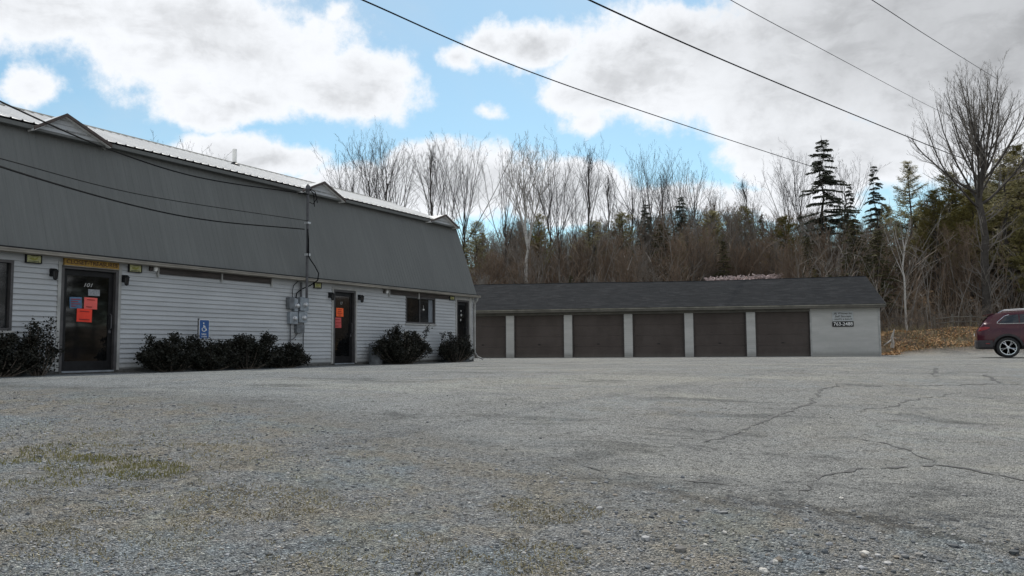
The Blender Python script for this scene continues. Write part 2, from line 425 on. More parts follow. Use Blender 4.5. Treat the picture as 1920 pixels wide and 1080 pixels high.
# boundary of the old asphalt against loose gravel (ground points under the photograph's edge line)
EDGE = [on_ground(*q) for q in ((150, 742), (420, 765), (640, 812), (860, 868), (1010, 884), (1150, 902), (1300, 924), (1400, 936), (1500, 948), (1640, 962), (1760, 990), (1860, 1008), (2000, 1022), (2600, 1050))]
EDGE.insert(0, EDGE[0] + (EDGE[0] - EDGE[1]) * 12)
def asphalt_mask(x, y):
    """signed metres: positive on the asphalt side (up / right of the edge)"""
    bd = 1e9; sg = 1
    for a, b in zip(EDGE[:-1], EDGE[1:]):
        ax, ay, bx, by = a.x, a.y, b.x, b.y; ex, ey = bx - ax, by - ay
        t = max(0, min(1, ((x - ax) * ex + (y - ay) * ey) / (ex * ex + ey * ey)))
        d = math.hypot(x - ax - t * ex, y - ay - t * ey)
        if d < bd: bd = d; sg = 1 if ex * (y - ay) - ey * (x - ax) > 0 else -1
    return sg * bd

def axis(lo, hi, step, far_lo, far_hi):
    a = list(np.arange(lo, hi + 1e-6, step)); st = step
    while a[-1] < far_hi: st *= 1.13; a.append(a[-1] + st)
    st = step
    while a[0] > far_lo: st *= 1.13; a.insert(0, a[0] - st)
    return a
def build_ground():
    xs = axis(-9, 10, .14, -500, 500); ys = axis(3.2, 16, .12, -300, 700)
    vs = []; lit = []; asp = []
    for y in ys:
        for x in xs:
            vs.append((x, y, ground_z(x, y))); lit.append(litter_mask(x, y)); asp.append(max(-3, min(3, asphalt_mask(x, y))))
    nx = len(xs)
    fs = [(j * nx + i, j * nx + i + 1, (j + 1) * nx + i + 1, (j + 1) * nx + i) for j in range(len(ys) - 1) for i in range(nx - 1)]
    me = bpy.data.meshes.new('ground'); me.from_pydata(vs, [], fs); me.update()
    for nm, arr in (('litter', lit), ('asphalt', asp)):
        at = me.attributes.new(nm, 'FLOAT', 'POINT'); at.data.foreach_set('value', arr)
    m, T, b = newmat('lot_gravel_and_asphalt')
    oc = T.n('ShaderNodeTexCoord').outputs['Object']
    lt = T.n('ShaderNodeAttribute', attribute_name='litter').outputs['Fac']; asn = T.n('ShaderNodeAttribute', attribute_name='asphalt').outputs['Fac']
    big = T.noise(oc, .35, 5, .6); mid = T.noise(oc, 1.6, 6, .65); fine = T.noise(oc, 7, 6, .7)
    def vor(scale, rnd=1.0, feat='F1'):
        nd = T.n('ShaderNodeTexVoronoi', feature=feat, i_Scale=scale); T.L.new(T.vmath('ADD', oc, T.vmath('SCALE', T.n('ShaderNodeTexNoise', i_Vector=oc, i_Scale=8.0).outputs['Color']).outputs[0]).outputs[0] if False else oc, nd.inputs['Vector']); return nd
    v1 = vor(70); v2 = vor(120)
    def cellval(v): return T.n('ShaderNodeSeparateColor', i_0=v.outputs['Color']).outputs[0]
    # loose gravel: mixed grey stones
    r1 = T.n('ShaderNodeValToRGB', i_0=cellval(v1)); e = r1.color_ramp.elements
    e[0].color = (.055, .06, .065, 1); e[1].color = (.62, .62, .60, 1)
    for p, c in ((.25, (.14, .148, .155, 1)), (.5, (.225, .235, .245, 1)), (.75, (.29, .30, .31, 1)), (.93, (.40, .405, .41, 1))):
        k = e.new(p); k.color = c
    r2 = T.n('ShaderNodeValToRGB', i_0=cellval(v2)); e = r2.color_ramp.elements
    e[0].color = (.07, .07, .07, 1); e[1].color = (.46, .45, .44, 1); k = e.new(.5); k.color = (.24, .24, .235, 1)
    grav = T.mix(T.sstep(fine, .42, .6), r1.outputs[0], r2.outputs[0])
    grav = T.mix(T.math('MULTIPLY', T.sstep(mid, .42, .62), .6), grav, T.mix(1.0, grav, (1.16, 1.0, .76), 'MULTIPLY'))      # tan silt
    grav = T.mix(T.math('MULTIPLY', T.sstep(T.noise(oc, .8, 5, .6, .4), .48, .60), .75), grav, T.mix(1.0, grav, (.92, 1.04, 1.13), 'MULTIPLY'))   # blue stone
    moss = T.math('MULTIPLY', T.sstep(T.noise(oc, 1.1, 6, .7), .56, .68), .4)
    grav = T.mix(moss, grav, (.14, .13, .085)); grav = T.mix(1.0, grav, (1.36, 1.375, 1.36), 'MULTIPLY')
    # worn asphalt
    r3 = T.n('ShaderNodeValToRGB', i_0=cellval(v2)); e = r3.color_ramp.elements
    e[0].color = (.05, .05, .049, 1); e[1].color = (.62, .61, .59, 1)
    for p, c in ((.16, (.14, .145, .138, 1)), (.34, (.29, .292, .279, 1)), (.85, (.36, .362, .346, 1))):
        k = e.new(p); k.color = c
    asph = T.mix(T.math('MULTIPLY', T.sstep(mid, .35, .7), .5), r3.outputs[0], T.mix(1.0, r3.outputs[0], (.74, .74, .76), 'MULTIPLY'))
    asph = T.mix(T.math('MULTIPLY', T.sstep(big, .5, .72), .45), asph, T.mix(1.0, asph, (1.18, 1.13, 1.02), 'MULTIPLY'))
    stain = T.math('MULTIPLY', T.sstep(T.noise(T.scalevec(oc, (.45, 1.1, 1)), .9, 7, .7, .5), .53, .64), .85)
    asph = T.mix(stain, asph, T.mix(1.0, asph, (.48, .49, .50), 'MULTIPLY'))
    worn = T.math('MULTIPLY', T.sstep(T.noise(T.scalevec(oc, (.16, .5, 1)), 1.1, 6, .65, .3), .48, .62), .7)
    asph = T.mix(worn, asph, T.mix(1.0, asph, (1.38, 1.34, 1.24), 'MULTIPLY'))
    asph = T.mix(T.sstep(T.n('ShaderNodeSeparateXYZ', i_0=oc).outputs[0], -6.0, 2.5, 1, 0), asph, T.mix(1.0, asph, (.90, .97, 1.05), 'MULTIPLY'))
    ed = T.math('ADD', asn, T.math('ADD', T.math('MULTIPLY', T.math('SUBTRACT', fine, .5), 1.0), T.math('MULTIPLY', T.math('SUBTRACT', mid, .5), 2.2)))
    xpos = T.n('ShaderNodeSeparateXYZ', i_0=oc).outputs[0]
    am = T.mix(T.sstep(xpos, -1.0, 2.0), T.sstep(ed, -.6, 1.6), T.sstep(ed, -.08, .25))
    far = T.math('MULTIPLY', T.sstep(T.noise(oc, .5, 5, .6), .42, .6), .35)
    col = T.mix(am, grav, asph)
    col = T.mix(T.math('MULTIPLY', T.sstep(asn, .5, 3.0), far), col, grav)
    # coarse grit: dark pits and pale chips at several sizes
    for sc_, dk_, lt_ in ((22, .38, 1.40), (10, .55, 1.25), (42, .35, 1.45)):
        vv = vor(sc_); cv = cellval(vv)
        pit = T.math('MULTIPLY', T.sstep(cv, .80, .84), T.sstep(vv.outputs['Distance'], .25, .5, 1, 0)); chip = T.math('MULTIPLY', T.sstep(cv, .10, .14, 1, 0), T.sstep(vv.outputs['Distance'], .2, .42, 1, 0))
        col = T.mix(T.math('MULTIPLY', pit, .8), col, T.mix(1.0, col, (dk_, dk_, dk_), 'MULTIPLY')); col = T.mix(T.math('MULTIPLY', chip, .7), col, T.mix(1.0, col, (lt_, lt_, lt_), 'MULTIPLY'))
    # dark crumbled lip with dark grit along the edge
    lip = T.math('MULTIPLY', T.math('MULTIPLY', T.sstep(ed, -.42, -.05), T.sstep(ed, -.03, .05, 1, 0)), T.sstep(T.noise(oc, .7, 4, .6), .40, .58))
    col = T.mix(T.math('MULTIPLY', T.math('MULTIPLY', lip, T.sstep(xpos, .2, 1.2)), .62), col, (.045, .046, .048))
    # leaf litter
    v4 = vor(9)
    r4 = T.n('ShaderNodeValToRGB', i_0=cellval(v4)); e = r4.color_ramp.elements
    e[0].color = (.05, .035, .022, 1); e[1].color = (.26, .17, .09, 1); k = e.new(.5); k.color = (.12, .075, .045, 1)
    col = T.mix(lt, col, T.mix(T.sstep(mid, .35, .65), r4.outputs[0], (.075, .055, .035)))
    T.L.new(col, b.inputs['Base Color']); b.inputs['Roughness'].default_value = .95; b.inputs['Specular IOR Level'].default_value = .25
    h = T.math('ADD', T.math('MULTIPLY', v1.outputs['Distance'], -18), T.math('MULTIPLY', v2.outputs['Distance'], -7))
    h = T.math('ADD', T.math('MULTIPLY', h, T.sstep(am, 0, 1, .012, .0025)), T.math('ADD', T.math('MULTIPLY', fine, .010), T.math('MULTIPLY', am, .02)))
    bn = T.n('ShaderNodeBump', i_Strength=.9, i_Distance=1.0, i_Height=h); T.L.new(bn.outputs[0], b.inputs['Normal'])
    o = linkmesh('ground', me, m, None, True); tag(o, kind='structure')
build_ground()

# cracks in the asphalt: thin sunken tar-dark strips following the ground
def crack(pxs, w0, seed):
    rng = random.Random(seed); P = [on_ground(*q) for q in pxs]; pts = []
    for a, b in zip(P[:-1], P[1:]):
        n = max(2, int((b - a).length / .09))
        for i in range(n):
            p = a.lerp(b, i / n); pts.append(p)
    pts.append(P[-1]); mb = MB(); n = len(pts)
    off = 0; L = []
    for i, p in enumerate(pts):
        t = (pts[min(n - 1, i + 1)] - pts[max(0, i - 1)]); t.z = 0; t.normalize(); q = Vector((-t.y, t.x, 0))
        off = off * .82 + rng.uniform(-.055, .055)
        ww = w0 * max(.04, rng.uniform(-.1, 1.35)) * (1 if 0 < i < n - 1 else .2)
        c = p + q * off
        for sgn in (1, -1):
            e_ = c + q * ww * sgn; L.append((e_.x, e_.y, ground_z(e_.x, e_.y) + .006))
    mb.add(L, [(2 * i, 2 * i + 1, 2 * i + 3, 2 * i + 2) for i in range(n - 1)])
    return mb
M['tar'] = simple('crack_dirt', (.085, .085, .083), .95, .3, 20)
allc = MB()
for k, (pxs, ww) in enumerate([([(1412, 800), (1440, 792), (1490, 772), (1530, 748), (1562, 730), (1575, 722)], .028), ([(1412, 800), (1380, 812), (1330, 832)], .025),
        ([(1525, 908), (1540, 898), (1590, 888), (1660, 880), (1750, 872), (1800, 880), (1860, 893), (1930, 908)], .028), ([(1525, 908), (1528, 925), (1500, 930)], .02),
        ([(1750, 872), (1715, 852), (1660, 832), (1600, 820)], .022), ([(1750, 690), (1756, 698), (1752, 706)], .035), ([(1848, 702), (1862, 714), (1876, 720)], .04),
        ([(1560, 722), (1640, 724), (1760, 723), (1900, 720)], .03), ([(1600, 772), (1700, 752), (1800, 735)], .014), ([(1090, 875), (1200, 890), (1300, 903), (1380, 912)], .012)]):
    mb = crack(pxs, ww, k); allc.add(mb.v, mb.f)
tag(allc.build('pavement_cracks', M['tar']), kind='structure')

# ------------------------------------------------------------------ loose stones, grass, leaves
def scatter_stones():
    rng = np.random.default_rng(5)
    ico = bmesh.new(); bmesh.ops.create_icosphere(ico, subdivisions=1, radius=1.0)
    iv = np.array([v.co[:] for v in ico.verts]); iff = np.array([[v.index for v in f.verts] for f in ico.faces]); ico.free()
    V = []; Fc = []; b = 0; n = 0
    tries = 0
    while n < 13000 and tries < 200000:
        tries += 1
        u = rng.random() ** 1.5
        y = 4.2 + u * 7.5; x = rng.uniform(-.70, .70) * y
        am = asphalt_mask(x, y)
        if am > .1 and rng.random() > .035: continue
        if rng.random() > .35 + .65 * (mn.noise(Vector((x * .9, y * .9, 3))) > -.05): continue
        sz = min(.022, .0035 + rng.exponential(.0030)) * (1.0 if y > 6.5 else .9)
        if x > .3 and y < 6.8 and rng.random() < .35: sz *= rng.uniform(1.3, 2.3)
        sc = np.array([sz * rng.uniform(.8, 1.4), sz * rng.uniform(.7, 1.1), sz * rng.uniform(.4, .8)])
        a = rng.uniform(0, 6.28); c, s = math.cos(a), math.sin(a)
        p = iv * (1 + rng.uniform(-.22, .22, (len(iv), 1))) * sc
        p = np.stack([p[:, 0] * c - p[:, 1] * s, p[:, 0] * s + p[:, 1] * c, p[:, 2]], 1) + [x, y, ground_z(x, y) + sz * .15]
        V.append(p); Fc.append(iff + b); b += len(iv); n += 1
    me = bpy.data.meshes.new('gravel_stones'); me.from_pydata(np.concatenate(V).tolist(), [], np.concatenate(Fc).tolist()); me.update()
    tag(linkmesh('gravel_stones', me, M['gravel']), 'loose grey crushed stone scattered over the foreground of the lot', 'gravel', kind='stuff')
scatter_stones()
def rock(name, px, py, size, label, seed, mat='stonepale', group=None):
    p = on_ground(px, py); bm = bmesh.new(); bmesh.ops.create_icosphere(bm, subdivisions=3, radius=1)
    for v in bm.verts:
        k = 1 + .30 * mn.noise(v.co * 1.3 + Vector((seed * 7.3, 0, 0))) + .08 * mn.noise(v.co * 4 + Vector((seed, 0, 0)))
        v.co = Vector((v.co.x * size[0], v.co.y * size[1], v.co.z * size[2])) * k
    me = bpy.data.meshes.new(name); bm.to_mesh(me); bm.free()
    o = linkmesh(name, me, M[mat], None, False); o.location = p + Vector((0, 0, size[2] * .35)); o.rotation_euler = (0, 0, seed)
    tag(o, label, 'stone', group)
PS = 'pale stones lying on the gravel'
rock('stone', 1453, 1058, (.024, .02, .017), 'round white stone on dark gravel, right of the bottom centre', 1, group=PS)
rock('stone', 1432, 1077, (.034, .024, .018), 'flat white stone cut by the bottom edge of the picture', 2, group=PS)
rock('stone', 1358, 1003, (.018, .017, .014), 'small white stone farther up the gravel, left of the round white stone', 3, group=PS)
rock('stone', 1578, 936, (.030, .016, .010), 'thin white chip lying alone on smooth asphalt near the crack bend', 4, group=PS)
rock('stone', 1622, 1042, (.034, .022, .014), 'long pale grey stone among dark gravel at the lower right', 5, group=PS)
rock('stone', 1322, 1024, (.015, .012, .010), 'small pale stone left of the other white stones', 6, group=PS)

def blades(name, mat, spots, n, hmin, hmax, seed, label, cat, w=.006, lean=.6):
    rng = random.Random(seed); mb = MB()
    for _ in range(n):
        cx, cy, rx, ry = rng.choice(spots)
        a = rng.uniform(0, 6.28); q = math.sqrt(rng.random())
        x = cx + rx * q * math.cos(a); y = cy + ry * q * math.sin(a)
        if mn.noise(Vector((x * 2.2, y * 2.2, seed))) < -.12: continue
        z = ground_z(x, y); h = rng.uniform(hmin, hmax); a = rng.uniform(0, 6.28)
        dx, dy = math.cos(a) * h * lean * rng.random() * 1.4, math.sin(a) * h * lean * rng.random() * 1.4
        b = rng.uniform(0, 6.28); wx, wy = math.cos(b) * w, math.sin(b) * w
        mb.add([(x - wx, y - wy, z - .003), (x + wx, y + wy, z - .003), (x + wx * .6 + dx * .5, y + wy * .6 + dy * .5, z + h * .65), (x + dx, y + dy, z + h)], [(0, 1, 2), (0, 2, 3)])
    tag(mb.build(name, M[mat]), label, cat, kind='stuff')
def gpatch(px, py, rx, ry):
    p = on_ground(px, py); return (p.x, p.y, rx, ry)
blades('green_grass', 'grass', [gpatch(30, 868, .9, .8), gpatch(110, 858, .9, .6), gpatch(190, 853, .35, .3), gpatch(60, 880, 1.0, .6), gpatch(280, 885, .3, .3), gpatch(-60, 870, 1.2, .8), gpatch(120, 872, 2.0, 1.6), gpatch(0, 860, 2.2, 2.0)], 5500, .008, .03, 3, 'thin green grass growing through the gravel at the left', 'grass', w=.005)
blades('dry_grass', 'drygrass', [gpatch(390, 945, .9, .5), gpatch(520, 940, .8, .35), gpatch(200, 1010, .7, .5), gpatch(700, 1040, .7, .4), gpatch(60, 950, .9, .6), gpatch(980, 1050, .4, .3), gpatch(330, 850, .9, .4), gpatch(1000, 960, .5, .3)], 9000, .006, .02, 4, 'dry tan grass and weeds flattened in the foreground gravel', 'dry grass', w=.004, lean=1.8)
def leaves():
    rng = random.Random(8); mb = MB()
    for _ in range(42000):
        g_ = rng.uniform(17.2, 36); w_ = 2.8 + 7.5 * rng.random() ** 1.3
        p = G0 + GU * g_ + GN * w_; x, y = p.x, p.y
        if litter_mask(x, y) < .4: continue
        if rng.random() > .45 + .9 * mn.noise(Vector((x * .8, y * .8, 1))) + .35 * (w_ < 6): continue
        z = ground_z(x, y) + rng.uniform(0, .06); s = rng.uniform(.03, .075)
        u = Vector((rng.gauss(0, 1), rng.gauss(0, 1), rng.gauss(0, .5))).normalized(); v = u.cross(Vector((rng.gauss(0, .5), rng.gauss(0, .5), 1))).normalized()
        c = Vector((x, y, z + s * .3))
        mb.add([c - u * s, c - v * s * .5, c + u * s, c + v * s * .5], [(0, 1, 2, 3)])
    tag(mb.build('fallen_leaves', M['leaf']), 'orange brown fallen leaves covering the bank right of the garages', 'leaves', kind='stuff')
leaves()

# ------------------------------------------------------------------ trees
def bare_tree(seed, H, r0, spread=.5, fork=.25, nl=16, sub=(6, 5, 3), up=.5, stems=1, twigmin=.006, wob=.06, lowclear=.3, thin=1.0):
    """returns (trunk MB, crown MB): a tapered trunk with limbs, and the finer branches and twigs"""
    rng = random.Random(seed); tr = MB(); cr = MB()
    def grow(p, d, L, r, lvl):
        n = (9, 6, 4, 3, 2)[lvl]; pts = [p.copy()]; rad = [r]
        rend = r * (.25 if lvl == 0 else .35)
        for i in range(n):
            j = Vector((rng.gauss(0, 1), rng.gauss(0, 1), rng.gauss(0, 1))) * wob * (1 + lvl * 1.1)
            d = (d + j + Vector((0, 0, up * (.10 + .07 * lvl) if lvl else .05))).normalized()
            p = p + d * (L / n); pts.append(p.copy()); rad.append(max(twigmin, r + (rend - r) * (i + 1) / n))
        (tr if lvl <= 1 else cr).tube(pts, rad, (7, 5, 3, 3, 3)[lvl], cap=False)
        if lvl >= len(sub) + 1: return
        cnt = nl if lvl == 0 else sub[lvl - 1]
        for k in range(cnt):
            t0 = lowclear if lvl == 0 else .18
            t = t0 + (1 - t0) * ((k + rng.random()) / cnt)
            q = t * n; i = min(n - 1, int(q)); pp = pts[i].lerp(pts[i + 1], q - i); dd = (pts[i + 1] - pts[i]).normalized()
            rr = rad[i] * (.5 if lvl else .40) * rng.uniform(.6, 1.0)
            side = dd.orthogonal().normalized(); side.rotate(Matrix.Rotation(rng.uniform(0, 6.28), 3, dd))
            a = (spread if lvl == 0 else .62) * rng.uniform(.6, 1.35)
            nd = (dd * math.cos(a) + side * math.sin(a)).normalized()
            LL = L * ((fork * 1.9) * (1.12 - t * .75) if lvl == 0 else .46 * (1.15 - .6 * t)) * rng.uniform(.7, 1.25)
            grow(pp, nd, LL, max(twigmin, rr * thin), lvl + 1)
    for s in range(stems):
        d = Vector((rng.gauss(0, .05), rng.gauss(0, .05), 1)) if stems == 1 else Vector((math.cos(s * 2.4) * .12, math.sin(s * 2.4) * .12, 1))
        grow(Vector((d.x, d.y, 0)) * .8 * (stems > 1), d.normalized(), H * rng.uniform(.92, 1.0), r0 * (1 if s == 0 else .8), 0)
    zs = max(v[2] for v in cr.v)
    k = H / zs
    for mb in (tr, cr): mb.v = [(a * k, b * k, c * k) for a, b, c in mb.v]
    return tr, cr
def vase_tree(seed, H, r0, fz, nl, amax, sub=(10, 6, 3), wob=.035, low=0, fz1=None, limbr=.42, twigmin=.005, curl=.0):
    """a clear trunk that divides into long rising limbs fanning outwards"""
    rng = random.Random(seed); tr = MB(); cr = MB(); fz1 = fz1 or fz + .2
    def grow(p, d, L, r, lvl):
        n = (8, 5, 4, 3)[lvl]; pts = [p.copy()]; rad = [r]; rend = r * .25
        for i in range(n):
            j = Vector((rng.gauss(0, 1), rng.gauss(0, 1), rng.gauss(0, 1))) * wob * (1 + lvl)
            d = (d + j + Vector((0, 0, .055 + .03 * lvl + (curl if lvl == 0 else curl * .5)))).normalized(); p = p + d * (L / n); pts.append(p.copy()); rad.append(max(twigmin, r + (rend - r) * (i + 1) / n))
        (tr if lvl == 0 else cr).tube(pts, rad, (5, 4, 3, 3)[lvl], cap=False)
        if lvl >= len(sub): return
        for k in range(sub[lvl]):
            t = .15 + .85 * (k + rng.random()) / sub[lvl]; q = t * n; i = min(n - 1, int(q)); pp = pts[i].lerp(pts[i + 1], q - i); dd = (pts[i + 1] - pts[i]).normalized()
            side = dd.orthogonal().normalized(); side.rotate(Matrix.Rotation(rng.uniform(0, 6.28), 3, dd)); a = rng.uniform(.3, .72)
            grow(pp, (dd * math.cos(a) + side * math.sin(a)).normalized(), L * .42 * (1.2 - .7 * t) * rng.uniform(.6, 1.2), max(twigmin, rad[i] * .5), lvl + 1)
    n = 10; zt = H * fz1; T_ = [Vector((.03 * H * .1 * mn.noise(Vector((i * .5, seed, 0))) * i, .03 * H * .1 * mn.noise(Vector((seed, i * .5, 0))) * i, zt * i / n)) for i in range(n + 1)]
    tr.tube(T_, [r0 * (1.25 if i == 0 else 1) * (1 - .45 * i / n) for i in range(n + 1)], 9, cap=False)
    for k in range(nl):
        t = (k + rng.random() * .6) / nl; z = H * (fz + (fz1 - fz) * t); i = min(n - 1, int(z / zt * n)); pp = T_[i].lerp(T_[i + 1], z / zt * n - i)
        a = amax * rng.uniform(.45, 1.1) * (1.15 - .75 * t); ph = k * 2.4 + rng.uniform(-.5, .5)
        d = Vector((math.cos(ph) * math.sin(a), math.sin(ph) * math.sin(a), math.cos(a)))
        grow(pp, d, (H - z) * rng.uniform(.82, 1.0) * (.72 + .28 * math.cos(a) if curl else 1 / (.6 + .4 * math.cos(a))), r0 * limbr * (1 - .35 * t) * rng.uniform(.7, 1.1), 0)
    for k in range(low):
        z = H * fz * rng.uniform(.18, .98); i = min(n - 1, int(z / zt * n)); ph = rng.uniform(0, 6.28); a = rng.uniform(.9, 1.45)
        grow(T_[i].lerp(T_[i + 1], z / zt * n - i), Vector((math.cos(ph) * math.sin(a), math.sin(ph) * math.sin(a), math.cos(a))), H * rng.uniform(.06, .17), r0 * .16, 1)
    k = H / max(v[2] for v in cr.v)
    for mb in (tr, cr): mb.v = [(a * k, b * k, c * k) for a, b, c in mb.v]
    return tr, cr
def conifer(seed, H, rbase, kind='spruce'):
    rng = random.Random(seed); tr = MB(); cr = MB()
    tr.tube([(rng.gauss(0, .03) * i, rng.gauss(0, .03) * i, H * i / 8) for i in range(9)], [.16 * H / 10 * (1 - i / 8.4) for i in range(9)], 6, cap=False)
    z = H * (.12 if kind != 'pine' else .25); k = 0
    while z < H * .985:
        f = 1 - z / H
        Rr = rbase * (f ** (.75 if kind == 'spruce' else .6)) * (1 if kind == 'spruce' else rng.uniform(.6, 1.15)) + .12
        if kind == 'pine' and f > .7: Rr *= .6
        nb = 5 if kind != 'spruce' else rng.randrange(3, 7)
        for b in range(nb):
            a = rng.uniform(0, 6.28); L = Rr * (rng.uniform(.65, 1.12) if kind != 'spruce' else rng.uniform(.4, 1.2))
            zz = z + rng.uniform(-.1, .1)
            if kind == 'spruce': dr = rng.uniform(-.22, .10); prof = lambda t, dr=dr: dr * L * t - .10 * L * t * t
            elif kind == 'hemlock': prof = lambda t: .1 * L * t - .25 * L * t * t
            else: prof = lambda t: .15 * L * t + .30 * L * t * t
            P = [Vector((math.cos(a) * L * t, math.sin(a) * L * t, zz + prof(t))) for t in (0, .35, .7, 1.0)]
            tr.tube(P, [.035, .025, .016, .008], 3, cap=False)
            nt = max(3, int(L * (13 if kind == 'spruce' else 7)))
            for i in range(nt):
                t = .18 + .82 * (i + rng.random()) / nt
                base = Vector((math.cos(a) * L * t, math.sin(a) * L * t, zz + prof(t)))
                out = Vector((math.cos(a), math.sin(a), 0)); sd_ = Vector((-out.y, out.x, 0))
                if kind == 'spruce':
                    for sg in (-1, 1):
                        sl = (.18 + .30 * (1 - t)) * rng.uniform(.6, 1.3)
                        tip = base + sd_ * sg * sl + out * .16 * rng.uniform(.4, 1.4) + Vector((0, 0, rng.uniform(-.16, -.01)))
                        w_ = .05
                        cr.add([base - out * w_, base + out * w_, tip + Vector((0, 0, .02)), tip - Vector((0, 0, .04))], [(0, 1, 2), (0, 2, 3)])
                        cr.add([base - out * w_, base + out * w_ + Vector((0, 0, -.05)), tip.lerp(base, .5) + Vector((0, 0, -.13))], [(0, 1, 2)])
                elif kind == 'hemlock':
                    for q in range(4):
                        tip = base + Vector((rng.gauss(0, .2), rng.gauss(0, .2), rng.uniform(-.28, .06))); w2 = Vector((rng.gauss(0, .05), rng.gauss(0, .05), .04))
                        cr.add([base - w2, base + w2, tip + w2 * .5], [(0, 1, 2)])
                else:
                    if t < .45 and rng.random() < .6: continue
                    for q in range(11):
                        d = Vector((rng.gauss(0, 1), rng.gauss(0, 1), rng.gauss(.35, .8))).normalized() * rng.uniform(.14, .34)
                        w2 = d.orthogonal().normalized() * .028
                        o_ = base + Vector((rng.gauss(0, .10), rng.gauss(0, .10), rng.gauss(0, .06)))
                        cr.add([o_ - w2, o_ + w2, o_ + d], [(0, 1, 2)])
        z += (H / 22 * rng.uniform(.5, 1.4) if kind == 'spruce' else H / 24 * rng.uniform(.7, 1.2)) * (.6 + .6 * f)
    return tr, cr
PROTO = {}
def make_tree(key, name, mbs, mats, mat_smooth=True):
    PROTO[key] = [(mbs[0].mesh('trunk'), M[mats[0]]), (mbs[1].mesh('crown'), M[mats[1]]), max(v[2] for v in mbs[1].v), name]
    for me, m in PROTO[key][:2]: me.materials.append(m)
    PROTO[key][0][0].shade_smooth()
def plant_tree(key, x, y, top, label, cat='tree', group=None, rz=0., sxy=1.0, tilt=(0, 0), sink=.15):
    (t, _), (c, _), H, name = PROTO[key]
    gz = ground_z(x, y) - sink; k = (top - gz) / H
    o = thing(name, label, cat, (x, y, gz), rz, group); o.scale = (k * sxy, k * sxy, k); o.rotation_euler = (tilt[0], tilt[1], rz)
    for nm, me in (('trunk', t), ('crown', c)):
        ch = bpy.data.objects.new(nm, me); COL.objects.link(ch); ch.parent = o
    return o
# tall slender forest-edge trees
for i, kw in enumerate([dict(fz=.34, fz1=.62, nl=9, amax=.50, r0=.13), dict(fz=.40, fz1=.86, nl=12, amax=.42, r0=.115), dict(fz=.30, fz1=.55, nl=11, amax=.62, r0=.13), dict(fz=.45, fz1=.92, nl=13, amax=.36, r0=.10),
                        dict(fz=.25, fz1=.5, nl=7, amax=.40, r0=.14), dict(fz=.36, fz1=.75, nl=11, amax=.66, r0=.12)]):
    make_tree('tall%d' % i, 'bare_tree', vase_tree(100 + i, 15, sub=(9, 5, 3), low=5, limbr=.44, twigmin=.0048, wob=.045, **kw), ('bark', 'barktwig'))
# short dense scrubby trees
for i, kw in enumerate([dict(H=8, r0=.065, spread=.5, fork=.26, nl=18, stems=2), dict(H=8, r0=.055, spread=.42, fork=.24, nl=18, stems=3), dict(H=8, r0=.07, spread=.6, fork=.25, nl=20, stems=2), dict(H=8, r0=.055, spread=.45, fork=.3, nl=16, stems=3)]):
    make_tree('scrub%d' % i, 'young_tree', bare_tree(200 + i, sub=(8, 6), up=.7, twigmin=.0075, lowclear=.08, **kw), (('bark', 'twigred'), ('bark', 'twig'), ('twiggrey', 'twiggrey'), ('twig', 'twigred'))[i])
make_tree('spruce0', 'spruce_tree', conifer(301, 12, 3.3, 'spruce'), ('bark', 'spruce'))
make_tree('pine0', 'pine_tree', conifer(302, 11, 2.5, 'pine'), ('bark', 'pine'))
make_tree('pine1', 'pine_tree', conifer(303, 11, 3.2, 'pine'), ('bark', 'pine'))
make_tree('hem0', 'hemlock_tree', conifer(304, 10, 2.3, 'hemlock'), ('bark', 'hemlock'))
make_tree('hem1', 'hemlock_tree', conifer(305, 10, 2.8, 'hemlock'), ('bark', 'hemlock'))
make_tree('maple', 'bare_maple', vase_tree(402, 15.5, .26, .46, 24, 1.15, sub=(13, 7, 3), wob=.055, low=18, fz1=.72, limbr=.33, twigmin=.0038, curl=.075), ('bark', 'twiggrey'))
make_tree('birchA', 'birch_tree', vase_tree(411, 10, .125, .36, 7, .34, sub=(12, 6, 3), low=5, fz1=.62, limbr=.45, twigmin=.0045), ('birch', 'twiggrey'))
make_tree('birchB', 'birch_tree', vase_tree(413, 6.5, .062, .45, 6, .45, sub=(7, 4), low=22, fz1=.8, limbr=.40, twigmin=.004), ('birch', 'twiggrey'))

